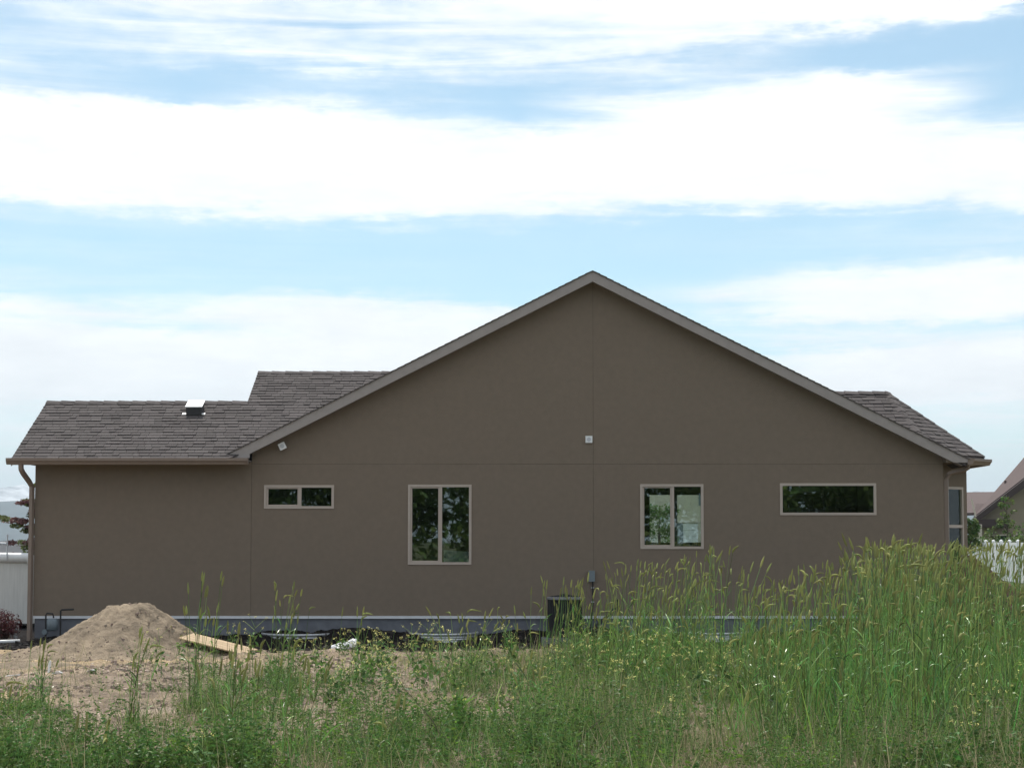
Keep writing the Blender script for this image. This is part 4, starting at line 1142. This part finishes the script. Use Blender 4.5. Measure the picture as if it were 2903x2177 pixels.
CL(478, 1640, 9, 1.05, .12, 'tall-grass clump at the bottom left, nearest to the viewer', lean=.1)
CL(640, 1652, 8, 1.0, .12, 'tall-grass clump at the bottom edge below the dense clump', lean=.12)
CL(20, 1600, 6, .6, .08, 'small grass clump at the lower left corner', lean=.1)
CL(215, 1650, 5, .5, .08, 'short grass tuft at the bottom left in the leafy weeds', lean=.14)
CL(860, 1655, 6, .62, .09, 'short grass clump at the bottom edge left of the long bare stalk', lean=.12)
CL(1130, 1560, 14, .85, .16, 'bushy grass clump right of the lime green weed', lean=.15)
CL(1330, 1500, 16, 1.15, .16, 'grass clump under the square window, left of the dense stand', lean=.13)

# the big stand on the right: nobody could count it
def scatter(n, wfun, x0=-9, x1=11, y0=-23.5, y1=-4.6):
    xs, ys = [], []
    got = 0
    while got < n:
        m_ = n * 3
        Zd = np.sqrt(rng.uniform((y0 - CAMY) ** 2, (y1 - CAMY) ** 2, m_)); x = rng.uniform(-.30, .30, m_) * Zd * 1.02; y = Zd + CAMY
        w = wfun(x, y); k = rng.uniform(0, 1, m_) < w
        xs.append(x[k]); ys.append(y[k]); got += int(k.sum())
        if len(xs) > 60: break
    x = np.concatenate(xs)[:n]; y = np.concatenate(ys)[:n]
    return x, y
def G2(x, y, cx, cy, sx, sy): return np.exp(-((x - cx) / sx) ** 2 - ((y - cy) / sy) ** 2)
def stand(x, y):
    u, v = proj(x, y, ground_z(x, y))
    p = waves(x, y, 1.5, 8, 10, 4)
    w = 1.0 * np.exp(-((u - 1800) / 190) ** 2 - ((v - 1560) / 60) ** 2) + .8 * np.exp(-((u - 1740) / 110) ** 2 - ((v - 1500) / 55) ** 2)
    w += .75 * np.exp(-((u - 1440) / 130) ** 2 - ((v - 1462) / 32) ** 2)
    w += 1.0 * sstep(1850, 1960, u) * np.exp(-((v - 1455) / 50) ** 2)
    w += .35 * sstep(1900, 2000, u) * np.exp(-((v - 1530) / 40) ** 2)
    w += .45 * np.exp(-((u - 1640) / 60) ** 2 - ((v - 1440) / 25) ** 2)
    w += .6 * np.exp(-((u - 1300) / 40) ** 2 - ((v - 1450) / 25) ** 2)
    p3 = waves(x, y, 3.5, 14, 12, 13)
    return np.clip(w * np.clip(.25 + 1.0 * p + 1.1 * p3 + .25 * sstep(1650, 1900, u), 0, 1.3), 0, 1)
x, y = scatter(2300, stand)
u, v = proj(x, y, ground_z(x, y))
topv = np.interp(u, [1250, 1300, 1360, 1420, 1500, 1560, 1620, 1700, 1780, 1850, 1900, 1950, 2050, 2130, 2212, 2300],
                 [1290, 1240, 1205, 1215, 1195, 1165, 1265, 1235, 1205, 1190, 1140, 1155, 1170, 1165, 1160, 1160])
Zd = y - CAMY
h = (v - topv) / F * Zd
h = h * (1.02 - np.abs(rng.normal(0, np.where(u < 1640, .5, .42), len(x)))) - .1
h = np.clip(h, .35, 1.7)
st, lf, hd, aw = stalks(x, y, ground_z(x, y) - .02, h, .13, .3)
tag(build(Soup().add(*st).add(lf[0], lf[1], 1).add(hd[0], hd[1], 2).add(aw[0], aw[1], 2), 'tall_grass', [M['stem'], M['leaf'], M['head']]), 'dense stand of tall seeding grass on the right', 'grass', kind='stuff')
# basal leaf blades of that stand
n = 7500
x, y = scatter(n, stand)
a = rng.uniform(0, 2 * pi, n); dd = np.stack([np.cos(a) * .3, np.sin(a) * .3, np.ones(n)], 1); dd /= np.linalg.norm(dd, axis=1)[:, None]
bl = ribbons(np.stack([x, y, ground_z(x, y) - .01], 1), dd, rng.uniform(.3, .95, n), rng.uniform(.007, .013, n), rng.uniform(0, .45, n), K=4)
tag(build(Soup().add(*bl), 'grass_blades', M['leaf']), 'long green blades at the foot of the tall grass', 'grass', kind='stuff')

# short grass, green and dry
def cover(x, y):
    u, v = proj(x, y, ground_z(x, y)); p = waves(x, y, 1.1, 7, 12, 7); p2 = waves(x, y, 4, 16, 12, 1)
    w = .03 + .62 * sstep(800, 1300, u + p * 260) + .5 * sstep(1570, 1640, v + p * 60)
    w *= 1 - .85 * np.exp(-((u - 930) / 150) ** 2 - ((v - 1570) / 45) ** 2)
    w *= .45 + .9 * sstep(-.2, .5, p2 + p * .5)
    w *= sstep(-4.7, -5.3, y + p * .2)
    w *= 1 - sstep(-9.2, -6, y) * sstep(-3.4, -4.6, x) * .92
    return np.clip(w, 0, 1)
n = 60000
x, y = scatter(n, cover)
a = rng.uniform(0, 2 * pi, n); dd = np.stack([np.cos(a) * .6, np.sin(a) * .6, np.ones(n)], 1); dd /= np.linalg.norm(dd, axis=1)[:, None]
b1_ = ribbons(np.stack([x, y, ground_z(x, y) - .01], 1), dd, rng.uniform(.06, .22, n), rng.uniform(.003, .006, n), rng.uniform(0, .7, n), K=3)
tag(build(Soup().add(*b1_), 'short_grass', M['short']), 'short green grass over the lot', 'grass', kind='stuff')
def drymask(x, y):
    u, v = proj(x, y, ground_z(x, y)); p = waves(x, y, 1.6, 9, 12, 11)
    w = .8 * np.exp(-((u - 1480) / 190) ** 2 - ((v - 1610) / 60) ** 2) + .7 * sstep(1900, 2050, u) * sstep(1510, 1570, v) + .22 * cover(x, y) + .35 * np.exp(-((v - 1440) / 30) ** 2) * sstep(700, 1000, u)
    w += .30 * np.exp(-((u - 900) / 250) ** 2 - ((v - 1540) / 50) ** 2)
    return np.clip(w * (.6 + p), 0, 1)
n = 48000
x, y = scatter(n, drymask, y1=-5)
a = rng.uniform(0, 2 * pi, n); dd = np.stack([np.cos(a) * .7, np.sin(a) * .7, np.ones(n)], 1); dd /= np.linalg.norm(dd, axis=1)[:, None]
b2_ = ribbons(np.stack([x, y, ground_z(x, y) - .01], 1), dd, rng.uniform(.08, .26, n), rng.uniform(.002, .005, n), rng.uniform(0, .6, n), K=3)
tag(build(Soup().add(*b2_), 'dry_grass', M['dry']), 'pale dry grass between the weeds', 'grass', kind='stuff')

# leafy weeds: small leaves on branching stems
def herbmask(x, y):
    u, v = proj(x, y, ground_z(x, y)); p = waves(x, y, 1.3, 8, 12, 14)
    w = .85 * sstep(1480, 1680, v + p * 110) * sstep(-.5, .3, waves(x, y, 3, 12, 12, 6)) * (1 - .65 * np.exp(-((u - 900) / 120) ** 2)) * (1 - .8 * np.exp(-((u - 1500) / 140) ** 2))
    w += 1.1 * sstep(1590, 1660, v + p * 70) * np.clip(.5 + 1.6 * waves(x, y, 2.5, 9, 10, 15), .05, 1.2) * (1 - .6 * np.exp(-((u - 1500) / 160) ** 2))
    w += .9 * np.exp(-((u - 1130) / 200) ** 2 - ((v - 1600) / 70) ** 2) + .55 * np.exp(-((u - 1300) / 160) ** 2 - ((v - 1500) / 50) ** 2)
    w += .35 * np.exp(-((u - 1500) / 140) ** 2 - ((v - 1480) / 40) ** 2) + .3 * sstep(1600, 2000, u) * sstep(1450, 1520, v) + .10 * cover(x, y)
    w += .5 * np.exp(-((u - 480) / 120) ** 2 - ((v - 1570) / 40) ** 2) + .35 * np.exp(-((u - 620) / 40) ** 2 - ((v - 1500) / 30) ** 2)
    return np.clip(w * (.65 + .9 * p), 0, 1)
def herbs(n, mask, hlo, hhi, per, lsize, name, mats, label, **kw):
    x, y = scatter(n, mask, **kw); n = len(x)
    h = rng.uniform(hlo, hhi, n) * np.clip(.75 + 1.1 * waves(x, y, 2.2, 9, 10, 20), .35, 1.8); base = np.stack([x, y, ground_z(x, y) - .01], 1)
    s = Soup()
    ns = 3; ii = np.repeat(np.arange(n), ns); a = rng.uniform(0, 2 * pi, len(ii)); sp = rng.uniform(.1, .7, len(ii))
    dd = np.stack([np.cos(a) * sp, np.sin(a) * sp, np.ones(len(ii))], 1); dd /= np.linalg.norm(dd, axis=1)[:, None]
    L2 = h[ii] * rng.uniform(.7, 1.1, len(ii))
    s.add(*ribbons(base[ii], dd, L2, np.full(len(ii), .004), np.zeros(len(ii)), K=2, tip=.4))
    jj = np.repeat(np.arange(len(ii)), per); t = rng.uniform(.1, 1.0, len(jj)) ** .8
    p = base[ii][jj] + dd[jj] * (L2[jj] * t)[:, None]
    a = rng.uniform(0, 2 * pi, len(jj)); ld = np.stack([np.cos(a), np.sin(a), rng.uniform(-.2, .9, len(jj))], 1); ld /= np.linalg.norm(ld, axis=1)[:, None]
    s.add(*ribbons(p, ld, rng.uniform(.5, 1.3, len(jj)) * lsize * (1.25 - t * .6), rng.uniform(.25, .45, len(jj)) * lsize, rng.uniform(0, .5, len(jj)), K=2), 1)
    return tag(build(s, name, mats), label, 'weeds', kind='stuff')
herbs(4400, herbmask, .08, .42, 13, .032, 'leafy_weeds', [M['stem'], M['herb']], 'low leafy green weeds in the foreground')
def lowmask(x, y):
    u, v = proj(x, y, ground_z(x, y)); p = waves(x, y, 2.0, 7, 10, 18)
    w = np.exp(-((u - 1080) / 190) ** 2) * sstep(1545, 1600, v) + .8 * sstep(1610, 1650, v) * (1 - sstep(500, 650, u)) + .5 * sstep(1620, 1650, v) * sstep(1600, 1750, u) + .6 * np.exp(-((u - 1500) / 80) ** 2 - ((v - 1500) / 30) ** 2)
    return np.clip(w * np.clip(.3 + 1.8 * p, 0, 1.3), 0, 1)
herbs(750, lowmask, .18, .42, 15, .05, 'leafy_weeds', [M['stem'], M['herb']], 'bushier broad-leaved weeds at the bottom of the lot')
herbs(380, lambda x, y: np.clip(.6 * herbmask(x, y) * (waves(x, y, 2, 6, 8, 17) > .1), 0, 1), .12, .34, 9, .045, 'leafy_weeds', [M['stem'], M['lime']], 'brighter green weeds scattered in the foreground')

# thin upright grasses of middle height, green and straw
def midmask(x, y):
    u, v = proj(x, y, ground_z(x, y)); p = waves(x, y, 1.8, 9, 12, 16); p2 = waves(x, y, 6, 20, 12, 2)
    w = .7 * sstep(950, 1320, u + 150 * p) * sstep(1400, 1430, v) + .45 * np.exp(-((u - 480) / 110) ** 2 - ((v - 1570) / 50) ** 2) + .05 + .25 * sstep(1580, 1640, v)
    w *= 1 - .7 * np.exp(-((u - 930) / 150) ** 2 - ((v - 1560) / 45) ** 2)
    return np.clip(w * np.clip(.35 + 1.1 * p + .9 * p2, 0, 1.2), 0, 1) * sstep(-4.8, -5.4, y)
for n, mt, nm, lb in ((9000, M['short'], 'thin_grass', 'thin upright green grass between the tall clumps'), (4200, M['dry'], 'thin_dry_grass', 'thin upright straw coloured grass between the tall clumps')):
    x, y = scatter(n, midmask)
    a = rng.uniform(0, 2 * pi, n); sp = rng.uniform(.05, .45, n); dd = np.stack([np.cos(a) * sp, np.sin(a) * sp, np.ones(n)], 1); dd /= np.linalg.norm(dd, axis=1)[:, None]
    b3_ = ribbons(np.stack([x, y, ground_z(x, y) - .01], 1), dd, rng.uniform(.18, .62, n), rng.uniform(.004, .008, n), rng.uniform(0, .4, n), K=4)
    tag(build(Soup().add(*b3_), nm, mt), lb, 'grass', kind='stuff')

# rosette weeds (distinct)
def rosette(u, vb, hgt, mat, label, n=34):
    Zd = F * (EYE - .1) / (vb - 1170); x, y = ux(u, Zd), Zd + CAMY
    z = float(ground_z(x, y)); a = rng.uniform(0, 2 * pi, n); up = rng.uniform(.8, 3, n)
    dd = np.stack([np.cos(a), np.sin(a), up], 1); dd /= np.linalg.norm(dd, axis=1)[:, None]
    zz = rng.uniform(0, hgt * .6, n)
    V, q = ribbons(np.stack([np.zeros(n), np.zeros(n), zz], 1), dd, rng.uniform(.5, 1, n) * hgt * .6, rng.uniform(.12, .22, n) * hgt * .5, rng.uniform(0, .4, n), K=4)
    s = Soup().add(V, q, 1); s.tube([(0, 0, -.02), (.01, 0, hgt * .8)], .006, 5)
    tag(build(s, 'broadleaf_weed', [M['stem'], mat], loc=(x, y, z)), label, 'weed')
rosette(995, 1585, .42, M['lime'], 'bright lime green broad-leaved weed in the middle foreground')
rosette(960, 1600, .22, M['lime'], 'smaller lime green weed at the left foot of the brightest weed')
rosette(1065, 1590, .28, M['lime'], 'low lime green weed to the right of the brightest weed')
rosette(2150, 1650, .22, M['herb'], 'dark broad-leaved weed at the bottom right corner')
rosette(540, 1640, .22, M['lime'], 'bright green weed at the bottom left of the grass clumps')

# dry bare stalks
for (u0, v0, u1, v1, lb) in ((985, 1640, 868, 1480, 'long bare brown stalk arching left over the middle foreground'), (1215, 1650, 1335, 1520, 'long bare brown stalk slanting right toward the tall grass')):
    Zd = F * 1.68 / (v0 - 1170); b_ = Vector((ux(u0, Zd), Zd + CAMY, .15)); e_ = Vector(((u1 - 1106) / F * Zd, Zd + CAMY + .1, EYE - (v1 - 1170) / F * Zd))
    m_ = (b_ + e_) / 2 + Vector((0, 0, .03)) - Vector(((e_.x - b_.x) * .06, 0, 0))
    tag(build(Soup().tube([b_, b_ * .55 + m_ * .45, m_, e_ * .5 + m_ * .5, e_], [.004, .004, .0035, .003, .002], 4), 'bare_stalk', M['bark']), lb, 'dry stalk')
# reddish dock plant
Zd = F * 1.65 / (1655 - 1170); x, y = ux(1378, Zd), Zd + CAMY; dk = empty('dock_weed', (x, y, float(ground_z(x, y))), 'rust red seeding dock weed at the bottom edge of the dry grass', 'weed')
build(Soup().tube([(0, 0, -.02), (.01, 0, .15), (0, 0, .3)], [.004, .003, .002], 4), 'stem', M['stem'], dk)
V, q = leaves([(0, 0, .1 + .03 * k) for k in range(7)], [(.012, .012, .02)] * 7, 16, .009); build(Soup().add(V, q), 'seed_head', M['orange'], dk)

# yellow mustard plants: individuals
def mustard_mesh(seed, h):
    r = random.Random(seed); st = Soup(); fl = Soup(); tips = []
    main = [(0, 0, -.02), (r.uniform(-.03, .03), r.uniform(-.03, .03), h * .5), (r.uniform(-.06, .06), r.uniform(-.06, .06), h)]
    st.tube(main, [.004, .003, .002], 4, 0); tips.append(main[-1])
    for k in range(7):
        t = r.uniform(.3, .85); a = r.uniform(0, 2 * pi); l = r.uniform(.12, .3) * h
        p = (main[2][0] * t, main[2][1] * t, h * t); q_ = (p[0] + cos(a) * l, p[1] + sin(a) * l, p[2] + l * r.uniform(.7, 1.3)); st.tube([p, q_], [.0025, .0015], 3, 0); tips.append(q_)
    lc = [(main[2][0] * t, main[2][1] * t, h * t) for t in (.15, .3, .45, .6)]
    V, q = leaves(lc, [(.09, .09, .06)] * 4, 9, .035); st.add(V, q, 1)
    for t in tips:
        k = r.randint(5, 10)
        V, q = leaves([t], [(.020, .020, .018)], k, .0085, up=1.5); fl.add(V, q)
    return st.mesh('mustard_weed', [M['stem'], M['herb']]), fl.mesh('flowers', M['yellow'])
mm = [mustard_mesh(i, .38 + .05 * i) for i in range(6)]
def mmask(x, y):
    u, v = proj(x, y, ground_z(x, y)); p = waves(x, y, 1.5, 7, 12, 19)
    w = .9 * np.exp(-((u - 1080) / 260) ** 2 - ((v - 1500) / 60) ** 2) + .7 * np.exp(-((u - 1400) / 250) ** 2 - ((v - 1500) / 60) ** 2) + .5 * np.exp(-((u - 720) / 120) ** 2 - ((v - 1470) / 35) ** 2) + .4 * sstep(1600, 1900, u) * np.exp(-((v - 1500) / 50) ** 2) + .05 * sstep(200, 500, u)
    return np.clip(w * (.5 + 1.2 * p), 0, 1)
x, y = scatter(150, mmask)
for i in range(len(x)):
    st, fl = mm[i % 6]; z = float(ground_z(x[i], y[i])); 
    o = link('mustard_weed', st, None, (x[i], y[i], z)); sc_ = random.uniform(.75, 1.25); o.scale = (sc_, sc_, sc_); o.rotation_euler = (0, 0, random.uniform(0, 6.28))
    tag(o, 'small weed with tiny yellow flowers among the foreground grass', 'flowering weed', 'yellow flowering weeds scattered over the lot')
    tag(link('flowers', fl, o), kind='stuff')

# chips, clods and pale litter on the bare ground
def bits(n, mask, lo, hi, flat, name, mat, label, zf=ground_z, **kw):
    x, y = scatter(n, mask, **kw); n = len(x); z = zf(x, y)
    sz = lo + (hi - lo) * rng.uniform(0, 1, n) ** 2.5; a = rng.uniform(0, 2 * pi, n); asp = rng.uniform(.3, .9, n)
    c, s_ = np.cos(a), np.sin(a); corners = np.array([(-1, -1, -1), (1, -1, -1), (1, 1, -1), (-1, 1, -1), (-.8, -.7, 1), (.7, -.8, 1), (.8, .7, 1), (-.7, .8, 1)], float)
    V = corners[None] * rng.uniform(.75, 1.2, (n, 8, 3)); lx = V[..., 0] * sz[:, None]; ly = V[..., 1] * (sz * asp)[:, None]; lzv = V[..., 2] * (sz * flat)[:, None]
    W = np.stack([x[:, None] + lx * c[:, None] - ly * s_[:, None], y[:, None] + lx * s_[:, None] + ly * c[:, None], z[:, None] + lzv + (sz * flat * .5)[:, None] + lx * rng.normal(0, .15, n)[:, None]], -1)
    q = np.array([(4, 5, 6, 7), (0, 1, 5, 4), (1, 2, 6, 5), (2, 3, 7, 6), (3, 0, 4, 7)]); Q = (q[None] + (np.arange(n) * 8)[:, None, None]).reshape(-1, 4)
    tag(build(Soup().add(W, Q), name, mat), label, 'debris', kind='stuff')
def bare(x, y): return np.clip(1.1 - cover(x, y), .1, 1) * sstep(-4.6, -5.4, y) * np.clip(.6 + waves(x, y, 1.5, 10, 12, 21), .05, 1)
bits(15000, bare, .006, .024, .25, 'wood_chips', M['chip'], 'pinkish wood chips strewn over the bare ground')
bits(7000, bare, .01, .04, .6, 'soil_clods', M['clod'], 'small clods of earth on the bare ground')
bits(3500, lambda x, y: sstep(-5.2, -4.2, y) * sstep(-9.6, -9, x), .015, .07, .6, 'dark_soil_clods', M['darkclod'], 'crumbly black soil along the foundation', y0=-5.4, y1=-.3)
bits(900, lambda x, y: (pile_z(x, y) > ground_z(x, y)).astype(float), .008, .03, .6, 'soil_clods', M['clod'], 'crumbs of earth on the sandy heap', zf=surf_z, y0=-7.4, y1=-3.4)
# countable pale litter
def litter(u, vb, L_, h, up, label, cat='litter', name='litter_scrap'):
    Zd = F * (EYE - .02) / (vb - 1170); x, y = ux(u, Zd), Zd + CAMY; z = float(surf_z(x, y))
    s = Soup()
    if up: s.tube([(0, 0, -.05), (.015, 0, h)], [.022, .018], 6)
    else:
        s.hull([(-L_ / 2, -.05, .01), (0, -.06, h), (L_ / 2, -.03, .015), (L_ / 2 - .02, .05, .02), (0, .05, h * .8), (-L_ / 2, .04, .01)], (0, 0, -.006))
    tag(build(s, name, M['white'], loc=(x, y, z)), label, cat)
litter(112, 1455, .1, .17, True, 'short white marker stake standing on the sand at the left', 'stake', 'marker_stake')
litter(132, 1458, .14, .05, False, 'crumpled white scrap right of the white stake')
litter(45, 1458, .30, .03, False, 'long flat white scrap at the far left on the sand')
litter(205, 1455, .12, .03, False, 'small white scrap below the soil heap')
litter(545, 1405, .16, .06, False, 'pale grey scrap beyond the end of the plank panel')
litter(635, 1402, .14, .03, False, 'pale scrap on the dark soil left of the plastic sleeve')
